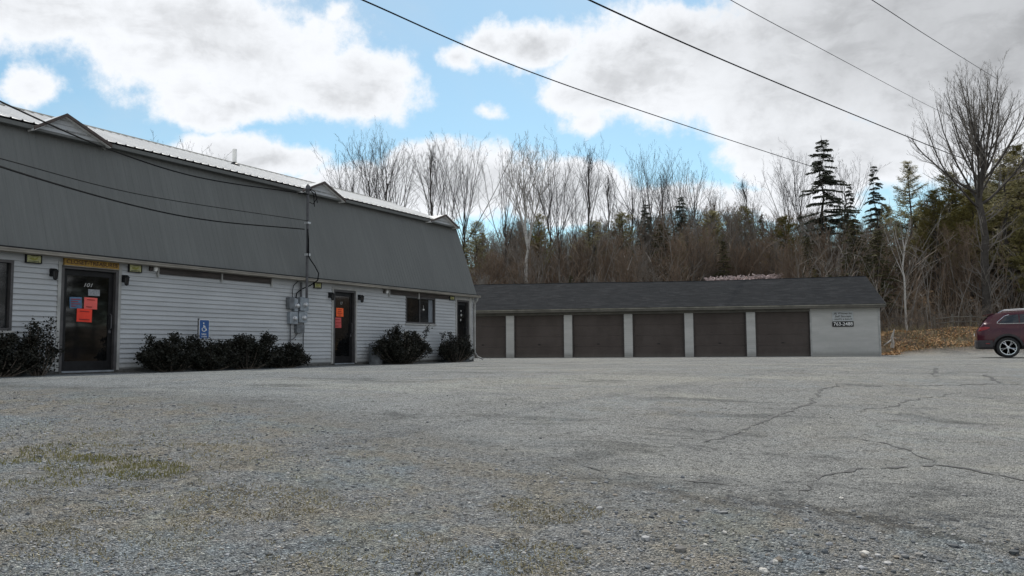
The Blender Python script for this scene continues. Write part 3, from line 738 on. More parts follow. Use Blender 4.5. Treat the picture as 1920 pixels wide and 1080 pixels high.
rg = random.Random(77)
def at_px(px, topy, Y): p = spot(px, topy, Y); return p.x, p.y, p.z
TG = 'tall bare trees standing above the wood'
tall = [(650, 252, 58, 0, 'leftmost tall bare tree of the group right of the roof ridge'), (692, 246, 62, 1, 'tall bare tree second from the left above the roof, with close upright limbs'), (722, 240, 56, 2, 'widest tall bare tree of the group just above the far roof end'), (748, 262, 60, 3, 'slim bare tree on the right edge of the group above the far roof end'),
        (812, 236, 56, 1, 'tall bare tree rising directly behind the end of the grey roof'), (838, 262, 64, 3, 'thin bare tree between two fuller ones behind the roof corner'), (868, 252, 58, 2, 'bushy topped bare tree just right of the grey roof corner'),
        (945, 262, 62, 0, 'bare tree close on the left of the white birch'), (1030, 262, 64, 2, 'bare tree close on the right of the white birch'), (1048, 290, 60, 3, 'cluster of thin poles in the gap right of the white birch'),
        (1098, 250, 62, 1, 'tall narrow bare tree standing alone in the sky gap'), (1078, 330, 68, 3, 'short thin bare tree left of the lone narrow tree'), (1135, 320, 66, 3, 'slim bare tree right of the lone narrow tree'),
        (1180, 285, 66, 0, 'bare tree at the left end of the middle row over the garages'), (1218, 272, 64, 2, 'tallest bare tree of the middle row over the garages'), (1245, 300, 68, 1, 'narrow bare tree in the middle of the row over the garages'), (1268, 276, 66, 0, 'fan shaped bare tree of the middle row over the garages'),
        (1298, 305, 70, 2, 'bare tree on the right of the middle row over the garages'), (1338, 338, 72, 1, 'small bare tree alone right of the middle row, against blue sky'), (1425, 322, 66, 3, 'slender bare tree leaning left against the blue patch'),
        (1470, 292, 68, 0, 'pale bare tree left of the ragged spruce'), (1500, 275, 70, 2, 'bare tree close behind the ragged spruce on its left'), (1578, 290, 70, 2, 'bare tree showing behind the right side of the ragged spruce'),
        (330, 258, 62, 2, 'crown of a bare tree showing over the main roof ridge, the left one'), (392, 272, 62, 1, 'crown of a bare tree showing over the main roof ridge, near the vent pipe'), (1745, 330, 56, 2, 'bare tree spreading left below the great bare maple')]
for px, ty, Y, k, lab in tall:
    x, y, z = at_px(px, ty, Y)
    plant_tree('tall%d' % (k if rg.random() < .55 else {0: 4, 1: 5, 2: 5, 3: 4}[k]), x, y, z, lab, 'tree', TG, rg.uniform(0, 6.28), sxy=.95, tilt=(0, R(-9) if px == 1425 else R(rg.uniform(-2, 2))))
# named trees
x, y, z = at_px(1842, 112, 46); x = spot(1852, 600, 46).x
plant_tree('maple', x, y, z, 'great bare maple with a wide fan crown behind the red car', 'tree', rz=1.0, sxy=.98)
x, y, z = at_px(985, 238, 52)
plant_tree('birchA', x, y, z, 'white trunked birch standing just behind the left part of the garage roof', 'tree', rz=.4, sxy=.9)
x, y, z = at_px(1690, 395, 43)
plant_tree('birchB', x, y, z, 'small white birch just right of the garage end', 'tree', rz=2.0, sxy=1.0)
x, y, z = at_px(1540, 264, 60)
plant_tree('spruce0', x, y, z, 'tall ragged spruce with see-through layered branches above the garages', 'tree', rz=.3, sxy=1.05)
for px, ty, Y, k, lab, sx in [(1638, 312, 60, 'spruce0', 'narrow spruce between the ragged spruce and the olive pine', .62), (1592, 345, 62, 'spruce0', 'thin ragged spruce touching the tall spruce on its right side', .55), (1702, 298, 56, 'pine0', 'olive pine left of the great bare maple', 1.0),
                       (1905, 266, 52, 'pine1', 'large olive pine at the right edge of the picture', 1.3), (1780, 318, 56, 'pine1', 'olive pine filling the gap left of the maple trunk', 1.15), (1600, 410, 50, 'hem1', 'dark hemlock behind the right end of the garage roof', 1.0),
                       (1985, 300, 50, 'pine1', 'olive pine just beyond the right edge of the picture', 1.2), (1730, 400, 52, 'pine0', 'low olive pine right of the small white birch', 1.2), (1645, 430, 49, 'hem0', 'dark hemlock close behind the garage gable', 1.2),
                       (1660, 380, 60, 'pine0', 'olive pine behind the small white birch', 1.2), (1880, 285, 49, 'pine1', 'tall olive pine between the maple and the right picture edge', 1.25), (1815, 350, 50, 'pine1', 'bushy olive pine close left behind the maple trunk', 1.3),
                       (1750, 352, 51, 'pine1', 'bushy olive pine midway between the small white birch and the maple', 1.25), (1925, 400, 47, 'pine0', 'lower olive pine above the red car', 1.5),
                       (1112, 412, 60, 'pine1', 'round topped olive pine right of the white birch, above the second full garage door', 1.5), (1165, 396, 64, 'pine1', 'olive pine in the wood above the gap between the second and third full garage doors', 1.4),
                       (1210, 384, 60, 'spruce0', 'small dark spruce tip in the middle of the wood line, the left one of two', .8), (1276, 370, 62, 'spruce0', 'small dark spruce tip in the middle of the wood line, the right one of two', .8),
                       (893, 412, 58, 'pine1', 'olive pine close right of the grey roof corner', 1.2), (1335, 392, 62, 'pine1', 'olive pine under the lone small bare tree', 1.4), (1395, 384, 64, 'pine0', 'brown olive pine under the blue sky patch', 1.3),
                       (1010, 398, 60, 'pine1', 'olive pine behind the white birch fork', 1.0), (1470, 402, 58, 'pine1', 'olive pine below the pale bare tree left of the ragged spruce', 1.3), (1240, 420, 56, 'hem1', 'dark bushy hemlock in the middle of the wood', 1.3), (1860, 340, 55, 'pine1', 'olive pine behind the maple trunk', 1.1)]:
    x, y, z = at_px(px, ty, Y); plant_tree(k, x, y, z, lab, 'tree', rz=rg.uniform(0, 6), sxy=sx)
# the wood's mass: skyline heights read off the photograph
SKY = [(-400, 420), (600, 420), (850, 440), (900, 425), (985, 405), (1040, 440), (1075, 425), (1130, 400), (1200, 392), (1300, 388), (1390, 385), (1450, 400), (1500, 385), (1560, 400), (1640, 410), (1720, 385), (1800, 340), (1870, 310), (1920, 300), (2600, 300)]
def skyline(px):
    for a, b in zip(SKY[:-1], SKY[1:]):
        if px <= b[0]: return a[1] + (b[1] - a[1]) * (px - a[0]) / (b[0] - a[0])
    return 300
ZN = [(905, 'just right of the grey roof corner'), (956, 'above the half hidden garage door'), (1065, 'above the first full garage door'), (1177, 'above the second full garage door'), (1291, 'above the third full garage door'), (1407, 'above the fourth full garage door'), (1518, 'above the last garage door'), (1655, 'above the blank garage end wall'), (1780, 'between garage end and great maple'), (1925, 'behind and right of the great maple'), (9999, 'beyond the right edge of the picture')]
def zone(px): return [t for a, t in ZN if px <= a][0] if px > 850 else 'behind the grey gambrel roof'
DZ = ['low, close behind the garages', 'low, close behind the garages', 'halfway into the wood', 'halfway into the wood', 'at the wood skyline', 'at the wood skyline']
rows = [(50, 110, 36), (54, 60, 38), (58, 25, 40), (63, 5, 42), (69, -5, 42), (76, -8, 40)]
nrow = 0
for Y, lift, cnt in rows:
    nrow += 1
    for i in range(cnt):
        px = 700 + (2080 - 700) * (i + rg.uniform(-.1, 1.1)) / cnt
        Yj = Y + rg.uniform(-2.5, 2.5)
        ty = skyline(px) + lift * rg.uniform(.5, 1.0) + rg.uniform(-12, 18)
        if 1300 < px < 1475 and Yj < 53.5: Yj = 54.5
        x, y, z = at_px(px, ty, Yj); gz = ground_z(x, y)
        if z - gz < 3: z = gz + 3
        con = rg.random() < (.12 if px < 1500 else .45)
        if con:
            z -= .7
            k = rg.choice(['hem0', 'hem1', 'pine0', 'hem0'])
            plant_tree(k, x, y, z, 'dark evergreen %s, %s' % (DZ[nrow - 1], zone(px)), 'evergreen tree', 'evergreens within the wood', rg.uniform(0, 6.28), rg.uniform(.7, .95))
        else:
            plant_tree('scrub%d' % rg.randrange(4), x, y, z, 'thin bare young tree %s, %s' % (DZ[nrow - 1], zone(px)), 'young tree', 'young bare trees of the wood', rg.uniform(0, 6.28), rg.uniform(.8, 1.15))
# wood to the right of the lot, outside the frame but mirrored in the door glass
for i in range(18):
    x = rg.uniform(44, 60); y = 4 + i * 2.1 + rg.uniform(-1, 1)
    if abs(x / max(y, 1)) < .7: x = y * .72 + 6
    gz = ground_z(x, y)
    plant_tree(rg.choice(['hem1', 'pine1', 'hem0']), x, y, gz + rg.uniform(8, 12), 'dark evergreen on the rise east of the lot', 'evergreen tree', 'evergreens east of the lot', rg.uniform(0, 6.28), 1.2)

def brush(name, mat, n, g0, g1, w0, w1, hmin, hmax, r, seed, label, cat):
    rng = random.Random(seed); mb = MB()
    for _ in range(n):
        g_ = rng.uniform(g0, g1); w_ = rng.uniform(w0, w1); p = G0 + GU * g_ + GN * w_
        if .225 < p.x / p.y < .345 and p.y < 54: continue
        z = ground_z(p.x, p.y); h = rng.uniform(hmin, hmax); d = Vector((rng.gauss(0, .28), rng.gauss(0, .28), 1)).normalized()
        P = [Vector((p.x, p.y, z - .05))]
        for i in range(3):
            d = (d + Vector((rng.gauss(0, .13), rng.gauss(0, .13), .03))).normalized(); P.append(P[-1] + d * h / 3)
        rr = r * rng.uniform(.5, 1.4)
        mb.tube(P, [rr, rr * .8, rr * .55, rr * .3], 3, cap=False)
        for _k in range(5):
            i = rng.randrange(1, 3); q = P[i].lerp(P[i + 1], rng.random()); e_ = (d + Vector((rng.gauss(0, .7), rng.gauss(0, .7), rng.gauss(.1, .4)))).normalized() * h * rng.uniform(.15, .4)
            mb.tube([q, q + e_ * .5 + Vector((0, 0, .03)), q + e_], [rr * .5, rr * .4, rr * .2], 3, cap=False)
    tag(mb.build(name, M[mat]), label, cat, kind='stuff')
brush('brown_undergrowth', 'twigred', 3800, -8, 45, 12, 40, 1.5, 5.0, .028, 11, 'tangled brown saplings and brush filling the wood floor', 'undergrowth')
brush('grey_undergrowth', 'twiggrey', 1700, -8, 45, 9.5, 36, 1.5, 5.5, .026, 12, 'pale grey saplings and dead stems mixed through the wood', 'undergrowth')
brush('bank_brush', 'twig', 900, 17.8, 40, 7, 12, .5, 1.8, .012, 13, 'low brown brush along the top of the leafy bank', 'brush')
brush('bank_weeds', 'drygrass', 1800, 17.3, 36, 3.4, 8, .15, .55, .008, 14, 'dry weed stalks standing on the bank right of the garages', 'weeds')

# pale heap above the garage ridge, snag, rail fence
def heap():
    rng = random.Random(4); mb = MB()
    for i in range(900):
        t = rng.random(); p = spot(1325 + 135 * t, 530, 52.5); gz = ground_z(p.x, p.y)
        h = .15 + .75 * t * rng.random() + .25 * rng.random()
        top = spot(1325 + 135 * t, 522 - 6 * t, 52.5).z
        x = p.x + rng.gauss(0, .12); y = p.y + rng.gauss(0, .5); z = gz + (top - gz) * math.sqrt(rng.random())
        d = Vector((rng.gauss(0, 1), rng.gauss(0, .6), rng.gauss(.1, .5))).normalized() * rng.uniform(.15, .45); c = Vector((x, y, z))
        mb.tube([c - d * .5, c + Vector((0, 0, .03)), c + d * .5], [.05, .055, .03], 4)
    tag(mb.build('brush_pile', M['heap']), 'pale pinkish pile of cut brush just showing over the garage ridge', 'brush pile')
heap()
sn = spot(1672, 640, 40); gz = ground_z(sn.x, sn.y)
mb = MB(); rs = random.Random(3)
mb.tube([(0, 0, 0), (.06, 0, .25), (.02, 0, .5), (.16, 0, .95)], [.10, .085, .07, .02], 7)
mb.tube([(-.02, 0, .4), (-.25, -.05, .25), (-.42, 0, .12)], [.04, .035, .02], 5); mb.tube([(.03, 0, .6), (.22, 0, .45)], [.035, .02], 5)
o = mb.build('birch_snag', M['birch'], None, False); o.location = (sn.x, sn.y, gz + .25); tag(o, 'short broken white birch stub at the foot of the bank beside the garage corner', 'tree stump')
fr = thing('rail_fence', 'low weathered rail fence at the top of the leafy bank left of the red car', 'fence', (0, 0, 0))
P = [spot(x_, 604, 43.5) for x_ in (1752, 1786, 1820, 1856, 1892, 1930)]
for i, p in enumerate(P):
    gz = ground_z(p.x, p.y); mb = MB(); mb.cbox(-.05, .05, -.05, .05, -.3, .75, .008); q = mb.build('post', M['rail'], fr); q.location = (p.x, p.y, gz)
for a, b in zip(P[:-1], P[1:]):
    for hh in (.35, .62):
        za, zb = ground_z(a.x, a.y) + hh, ground_z(b.x, b.y) + hh
        MB().tube([(a.x, a.y - .06, za), ((a.x + b.x) / 2, (a.y + b.y) / 2 - .06, (za + zb) / 2 - .02), (b.x, b.y - .06, zb)], .035, 5).build('rail', M['rail'], fr)

# ------------------------------------------------------------------ main building (local X along the front, Y into the building)
MBD = thing('shop_building', 'long gambrel roofed building with charcoal metal upper storey and pale clapboard ground floor', 'building', A0, A_RZ)
TL, TR = -11.0, 16.96; WY = .12; CR = .105
def clap(mb, x0, x1, z0, z1, y=WY, course=CR, out=.026):
    """lapped boards: each course leans out at its lower edge"""
    k = math.floor(z0 / course + 1e-6)
    while k * course < z1 - 1e-4:
        a = max(z0, k * course); b = min(z1, (k + 1) * course)
        fa = 1 - (a - k * course) / course; fb = 1 - (b - k * course) / course
        ya, yb = y - out * fa, y - out * fb
        mb.quad((x0, ya, a), (x1, ya, a), (x1, yb, b), (x0, yb, b))
        if a == k * course: mb.quad((x0, y, a), (x1, y, a), (x1, ya, a), (x0, ya, a))
        k += 1
openings = [(-3.2, .32, .86, 2.2), (1.26, 2.50, 0, 2.2), (9.30, 10.25, 0, 2.2), (12.76, 14.44, 1.30, 2.19), (15.80, 16.62, 0, 2.22)]
wall = MB(); x = TL
for a, b, z0, z1 in openings:
    clap(wall, x, a, .08, 2.42)
    if z0 > .1: clap(wall, a, b, .08, z0)
    clap(wall, a, b, z1, 2.42)
    x = b
clap(wall, x, TR, .08, 2.42)
wall.build('wall', M['siding'], MBD)
sh = MB(); DP = 8.2
sh.quad((TL, WY + .30, 0), (TR, WY + .30, 0), (TR, WY + .30, 2.4), (TL, WY + .30, 2.4))
sh.quad((TL, DP, 0), (TL, DP, 2.5), (TR, DP, 2.5), (TR, DP, 0))
for X in (TL + .02, TR - .02):
    sh.add([(X, WY, 0), (X, DP, 0), (X, DP, 2.42), (X, DP - .8, 5.0), (X, DP / 2, 6.3), (X, .95, 5.0), (X, WY, 2.42)], [tuple(range(7))])
sh.build('wall_core', M['gsiding'], MBD)
fd = MB(); x = TL
for a, b, z0, z1 in openings:
    fd.box(x, a, WY - .01, WY + .2, -.3, .08); x = a
    if z0 < .1: x = b
    fd.box(a, b, WY - .03, WY + .3, -.3, .055)
fd.box(x, TR, WY - .01, WY + .2, -.3, .08)
fd.build('foundation', M['found'], MBD)
# steep charcoal roof with ribs
def ribbed(mb, x0, x1, p0, p1, pitch, rw, rh, nrm, first=0.0):
    """ribbed sheet between line p0=(y,z) and p1=(y,z) along x; ribs run from p0 to p1"""
    ny, nz = nrm; xs = [(x0, 0)]; x = x0 + first + pitch / 2
    while x + rw < x1:
        xs += [(x, 0), (x + rw * .28, rh), (x + rw * .72, rh), (x + rw, 0)]; x += pitch
    xs.append((x1, 0))
    L0 = [(x, p0[0] + ny * h, p0[1] + nz * h) for x, h in xs]; L1 = [(x, p1[0] + ny * h, p1[1] + nz * h) for x, h in xs]; n = len(xs)
    mb.add(L0 + L1, [(i, i + 1, n + i + 1, n + i) for i in range(n - 1)])
st = MB(); ribbed(st, TL - .05, TR + .04, (0.0, 2.45), (.90, 5.0), .152, .04, .006, (-.943, .333))
ribbed(st, TL - .05, TR + .04, (DP + .1, 2.45), (DP - .8, 5.0), .23, .05, .018, (.943, .333))
st.build('steep_roof', M['steep'], MBD)
RX = 16.98 + .08; RY = DP / 2; RZ = 6.33
up = MB(); sl = math.hypot(RY - .72, RZ - 5.12); ny, nz = -(RZ - 5.12) / sl, (RY - .72) / sl
ribbed(up, TL - .15, RX, (.72, 5.12), (RY, RZ), .23, .05, .022, (ny, nz)); ribbed(up, TL - .15, RX, (DP - .72, 5.12), (RY, RZ), .23, .05, .022, (-ny, nz))
up.build('upper_roof', M['upper'], MBD)
cap = MB(); cap.add([(x, y_, z_) for x in (TL - .15, RX) for y_, z_ in ((RY - .16, RZ - .035), (RY, RZ + .045), (RY + .16, RZ - .035), (RY, RZ - .01))], [(0, 1, 5, 4), (1, 2, 6, 5), (2, 3, 7, 6), (3, 0, 4, 7)])
cap.build('ridge_cap', M['steep'], MBD)
fs = MB(); fs.box(TL - .1, TR + .05, .745, .90, 5.0, 5.085); fs.box(TL - .1, TR + .05, DP - .9, DP - .745, 4.93, 5.085); fs.build('upper_fascia', M['steep'], MBD)
sfl = MB(); sfl.box(TL - .1, TR + .05, .90, .96, 4.99, 5.12); sfl.build('soffit_strip', M['steep'], MBD)
ea = MB(); ea.box(TL - .05, TR + .06, -.03, WY + .29, 2.36, 2.405); ea.cbox(TL - .05, TR + .07, -.05, -.03, 2.33, 2.44, .004)
ea.build('eave_fascia', M['trim'], MBD)
g2 = MB(); g2.box(TL - .05, TR + .10, -.13, -.052, 2.345, 2.355); g2.box(TL - .05, TR + .10, -.145, -.13, 2.345, 2.41); g2.box(TR + .085, TR + .10, -.13, -.05, 2.355, 2.42); g2.box(TL - .05, TR + .10, -.160, -.146, 2.392, 2.412)
g2.build('gutter', M['trim'], MBD)
dk = MB(); dk.box(TL, TR + .05, -.115, -.01, 2.412, 2.447); dk.build('drip_edge', M['black'], MBD)
rk = MB()
for (a, b) in (((0.0, 2.45), (.9, 5.02)), ((.9, 5.02), (RY, RZ - .05)), ((RY, RZ - .05), (DP - .9, 5.02)), ((DP - .9, 5.02), (DP + .1, 2.45))):
    rk.tube([(TR + .03, a[0] + .02, a[1] - .02), (TR + .03, b[0] + .02, b[1] - .02)], .035, 4)
rk.build('rake_trim', M['steep'], MBD)
cbd = MB(); cbd.box(16.64, 16.78, WY - .035, WY + .02, .05, 2.345); cbd.box(16.90, TR + .02, WY - .03, WY + .15, .05, 2.345); cbd.build('corner_board', M['trimw'], MBD)
# roof dormers
def dormer(xa, xp, xb, zt, zb=5.02, face_y=.745):
    d = bpy.data.objects.new('dormer', None); COL.objects.link(d); d.parent = MBD
    mb = MB(); run = (zt - 5.12) / (RZ - 5.12) * (RY - .72) + .1
    # pitched roof: two planes running back into the main roof
    t = .045
    for x0 in (xa, xb):
        sg = -1 if x0 < xp else 1
        ex = x0 + sg * .03; ez = zb - .02
        P = [(ex, face_y - .10, ez), (xp, face_y - .10, zt + .05), (xp, face_y + run + .15, zt + .05), (ex, face_y + .35, ez)]
        Q = [(a, b, c - t) for a, b, c in P]
        mb.add(P + Q, [(0, 1, 2, 3), (7, 6, 5, 4), (0, 4, 5, 1), (1, 5, 6, 2), (2, 6, 7, 3), (3, 7, 4, 0)])
    mb.build('roof', M['upper'], d)
    f = MB()
    z = zb + .02
    while z < zt - .03:
        z2 = min(z + .1, zt - .01); f1 = (z - zb) / (zt - zb); f2 = (z2 - zb) / (zt - zb)
        f.quad((xa + (xp - xa) * f1, face_y - .012, z), (xb + (xp - xb) * f1, face_y - .012, z), (xb + (xp - xb) * f2, face_y, z2), (xa + (xp - xa) * f2, face_y, z2)); z = z2
    f.build('gable_face', M['siding'], d)
    k = MB()
    for x0 in (xa, xb):
        sg = -1 if x0 < xp else 1
        k.add([(x0 + sg * .045, face_y - .125, zb - .04), (x0 + sg * .045, face_y - .125, zb + .02), (xp, face_y - .125, zt + .065), (xp, face_y - .125, zt - .005),
               (x0 + sg * .045, face_y - .10, zb - .06), (x0 + sg * .045, face_y - .10, zb + .02), (xp, face_y - .10, zt + .065), (xp, face_y - .10, zt - .005)],
              [(0, 1, 2, 3), (4, 7, 6, 5), (0, 4, 5, 1), (1, 5, 6, 2), (2, 6, 7, 3), (3, 7, 4, 0)])
    k.build('rake_board', M['rake'], d)
    s_ = MB(); s_.box(xa, xb + .05, face_y - .03, .90, 4.985, 5.03); s_.build('sill', M['steep'], d)
dormer(.95, 1.58, 2.58, 5.41); dormer(8.60, 9.45, 10.36, 5.38); dormer(15.0, 15.9, 16.70, 5.32)
dormer(-6.3, -5.4, -4.5, 5.44)
vp = MB(); vp.lathe([(.065, 5.95), (.065, 6.53)], c=(8.43, 3.3, 0), sides=12); vp.build('vent_pipe', M['white'], MBD)
vb = MB(); vb.lathe([(.17, 6.0), (.14, 6.06), (.08, 6.11), (.07, 6.13)], c=(8.43, 3.3, 0), sides=12); vb.build('vent_boot', M['black'], MBD)
# doors
def door(x0, x1, z1, glass_split=True, lab=None):
    fr_ = MB(); w_ = .055
    fr_.box(x0 - .01, x0 + w_, WY - .03, WY + .14, .055, z1); fr_.box(x1 - w_, x1 + .01, WY - .03, WY + .14, .055, z1); fr_.box(x0 + w_, x1 - w_, WY - .028, WY + .14, z1 - .065, z1)
    f = fr_.build('door_frame', M['frame'], MBD)
    tr_ = MB(); tr_.box(x0 - .075, x0 - .011, WY - .034, WY + .01, .06, z1 + .06); tr_.box(x1 + .011, x1 + .075, WY - .034, WY + .01, .06, z1 + .06); tr_.box(x0 - .011, x1 + .011, WY - .032, WY + .01, z1 + .001, z1 + .06)
    tr_.build('door_trim', M['trimw'], MBD)
    d = MB(); a, b = x0 + w_ + .004, x1 - w_ - .004; sw = .10; y0, y1 = WY + .05, WY + .09
    d.box(a, a + sw, y0, y1, .06, z1 - .07); d.box(b - sw, b, y0, y1, .06, z1 - .07); d.box(a + sw, b - sw, y0 + .001, y1, .06, .26); d.box(a + sw, b - sw, y0 + .001, y1, z1 - .18, z1 - .07)
    dd = d.build('door', M['black'], MBD)
    if lab: dd['label'] = lab
    g = MB(); g.box(a + sw, b - sw, y0 + .012, y1 - .008, .26, z1 - .18); g.build('glass', M['glass'], dd)
    h = MB(); h.tube([(b - .06, y0 - .005, .92), (b - .06, y0 - .055, .95), (b - .06, y0 - .055, 1.22), (b - .06, y0 - .005, 1.25)], .012, 6); h.box(b - .085, b - .035, y0 - .012, y0, .84, .90); h.build('handle', M['conduit'], dd)
    th = MB(); th.box(x0 + w_, x1 - w_, WY - .05, WY + .10, .03, .062); th.build('threshold', M['meter'], dd)
    return dd, y0 - .001
d1, dy = door(1.26, 2.50, 2.2, lab='leftmost dark glass door with coloured papers')
d2, _ = door(9.30, 10.25, 2.2, lab='middle dark glass door with orange and red papers')
d3, _ = door(15.80, 16.62, 2.22, lab='dark glass door at the far end beside the downspout')
gy = WY + .061       # glass face
def sheet(name, mat, parent, x0, x1, z0, z1, tilt=0., label=None, y=gy):
    """a paper taped on the glass, with a slight curl, thickness 1 mm"""
    mb = MB(); cx, cz = (x0 + x1) / 2, (z0 + z1) / 2; n = 4
    top = []; c, s = math.cos(tilt), math.sin(tilt)
    P = []
    for j in range(n + 1):
        for i in range(n + 1):
            u, v = (x1 - x0) * (i / n - .5), (z1 - z0) * (j / n - .5)
            P.append((cx + u * c - v * s, y - .004 - .006 * (abs(i / n - .5) * 2) ** 2 * (1 - j / n), cz + u * s + v * c))
    mb.add(P, [(j * (n + 1) + i, j * (n + 1) + i + 1, (j + 1) * (n + 1) + i + 1, (j + 1) * (n + 1) + i) for j in range(n) for i in range(n)])
    o = mb.build(name, M[mat], parent)
    if label: o['label'] = label
    return o
def paper(mat, x0, x1, z0, z1, label, tilt=0., lines=None):
    o = thing('notice_paper', label, 'notice', A0 + AU * ((x0 + x1) / 2) + AN * 0 + Vector((0, 0, (z0 + z1) / 2)), A_RZ, 'papers taped on the door glass')
    hx, hz_ = (x1 - x0) / 2, (z1 - z0) / 2
    sheet('sheet', mat, o, -hx, hx, -hz_, hz_, tilt)
    if lines:
        mb = MB()
        for k, (u0, u1) in enumerate(lines):
            z_ = hz_ * (.62 - k * 1.25 / max(1, len(lines) - 1)); mb.box(-hx + 2 * hx * u0, -hx + 2 * hx * u1, gy - .014, gy - .0125, z_ - hz_ * .07, z_ + hz_ * .07)
        l = mb.build('print', M['inkred'], o); l.rotation_euler = (0, -tilt, 0)
    return o
M['inkred'] = simple('dark_red_print', (.30, .02, .015), .7, .1)
paper('paper_blue', 1.49, 1.75, 1.34, 1.57, 'blue sheet taped on the left side of the first glass door', .03, [(.1, .9), (.1, .7), (.1, .85), (.1, .5)])
paper('paper_pink', 1.80, 2.09, 1.335, 1.575, 'coral sheet taped right of the blue sheet on the first glass door', -.02, [(.2, .8), (.15, .6)])
paper('paper_red', 1.65, 1.98, 1.065, 1.335, 'bright red sheet, the lowest on the first glass door', -.03, [(.2, .8), (.15, .85)])
paper('paper_grey', 1.88, 2.14, 1.615, 1.75, 'small grey label above the coral sheet on the first glass door', 0)
paper('paper_orange', 9.50, 9.81, 1.42, 1.67, 'orange sheet, the upper one on the middle glass door', .0, [(.25, .75), (.2, .7), (.15, .8), (.3, .6)])
paper('paper_rose', 9.40, 9.72, 1.09, 1.39, 'dull red sheet below the orange one on the middle glass door', .02, [(.2, .8), (.1, .9), (.1, .6)])
text_part('101', .11, M['trimw'], d1, (1.87, gy - .003, 1.83), name='number', shear=.3, width=.19)
text_part('17', .11, M['trimw'], d2, (9.72, gy - .003, 1.81), name='number')
for (x_, z_, s_) in ((16.2, 1.83, .035), (16.22, 1.68, .05), (16.18, 1.50, .04)):
    mb = MB(); mb.lathe([(s_, 0), (s_, .004)], axis='Y', c=(x_, gy - .006, z_), sides=9); mb.build('sticker', M['trimw'], d3)
# windows
def window(x0, x1, z0, z1, panes, label=None):
    fr_ = MB(); w_ = .05
    fr_.box(x0, x0 + w_, WY - .03, WY + .12, z0, z1); fr_.box(x1 - w_, x1, WY - .03, WY + .12, z0, z1); fr_.box(x0 + w_, x1 - w_, WY - .028, WY + .12, z0, z0 + w_); fr_.box(x0 + w_, x1 - w_, WY - .028, WY + .12, z1 - w_, z1)
    o = fr_.build('window', M['frame'], MBD)
    if label: o['label'] = label
    n = len(panes)
    for i, mt in enumerate(panes):
        a = x0 + w_ + (x1 - x0 - 2 * w_) * i / n; b = x0 + w_ + (x1 - x0 - 2 * w_) * (i + 1) / n
        g = MB(); g.box(a + .02, b - .02, WY + .05, WY + .06, z0 + w_, z1 - w_); g.build('pane', M[mt], o)
        if i: q = MB(); q.box(a - .02, a + .02, WY + .02, WY + .09, z0 + w_, z1 - w_); q.build('mullion', M['frame'], o)
    sl_ = MB(); sl_.box(x0 - .04, x1 + .04, WY - .055, WY + .02, z0 - .045, z0 - .002); sl_.build('sill', M['trimw'], o)
    return o
window(-3.2, .32, .86, 2.2, ['glass', 'glass', 'glass2'], 'large dark window at the left edge of the picture')
wn_ = window(12.76, 14.44, 1.30, 2.19, ['glass', 'glass2'], 'two pane window between the shrubs')
q = MB(); q.box(14.12, 14.36, WY + .035, WY + .045, 1.36, 2.13); q.build('blind', M['curtain'], wn_)
q = MB(); q.lathe([(.012, -.03), (.03, -.02), (.034, 0), (.03, .02), (.012, .03)], c=(13.82, WY + .03, 1.78), sides=10); q.tube([(13.82, WY + .03, 1.8), (13.82, WY + .03, 1.93)], .004, 4); q.build('hanging_light_dot', M['white'], wn_)  # white bead and cord, standing in colour for a small light dot
# boards under the eave
for nm, (a, b, z0, z1) in (('x', (3.50, 5.22, 2.19, 2.335)), ('y', (5.27, 6.86, 2.19, 2.335)), ('z', (11.90, 13.42, 2.195, 2.335)), ('w', (13.47, 15.25, 2.195, 2.335))):
    mb = MB(); mb.cbox(a, b, WY - .05, WY - .012, z0, z1, .006); mb.build('eave_board', M['brown'], MBD)
for a in (3.46, 5.245, 6.88, 11.86, 13.445):
    mb = MB(); mb.box(a - .02, a + .02, WY - .065, WY - .01, 2.12, 2.335); mb.build('board_bracket', M['trimw'], MBD)
# downspout
ds = MB(); dx = 16.94
ds.tube([(dx, -.09, 2.35), (dx, -.06, 2.24), (dx, WY - .075, 2.12), (dx, WY - .075, .32), (dx + .05, WY - .16, .16), (dx + .10, WY - .36, .07)], .035, 6); ds.build('downspout', M['trimw'], MBD)

# ------------------------------------------------------------------ things fixed on the main wall (top-level)
def on_wall(t, z=0., e=0.): return A0 + AU * t + AN * e + Vector((0, 0, z))
def sconce(t, z, label):
    o = thing('wall_lantern', label, 'lantern', on_wall(t, z, WY - .02), A_RZ, 'black lanterns beside the doors')
    MB().cbox(-.05, .05, -.02, .0, -.06, .10, .012).build('back_plate', M['black'], o)
    MB().tube([(0, -.01, .05), (0, -.07, .09), (0, -.12, .07)], .010, 6).build('arm', M['black'], o)
    MB().lathe([(.012, .09), (.03, .075), (.065, .045), (.068, .035)], c=(0, -.12, 0), sides=6).build('cap', M['black'], o)
    f = MB()
    for k in range(6):
        a = k * math.pi / 3; f.tube([(math.cos(a) * .055, -.12 + math.sin(a) * .055, .035), (math.cos(a) * .04, -.12 + math.sin(a) * .04, -.10)], .005, 4)
    f.lathe([(.045, -.10), (.045, -.115), (.012, -.14)], c=(0, -.12, 0), sides=6); f.build('cage', M['black'], o)
    MB().lathe([(.048, .033), (.036, -.098)], c=(0, -.12, 0), sides=6).build('lamp_glass', M['glass2'], o)
sconce(1.06, 2.01, 'black lantern left of the first glass door'); sconce(2.62, 2.00, 'black lantern right of the first glass door')
sconce(9.12, 2.00, 'black lantern left of the middle glass door'); sconce(10.42, 2.00, 'black lantern right of the middle glass door')
M['yelgrey'] = simple('yellow_sign_border', (.44, .44, .22), .6, .2, 20)
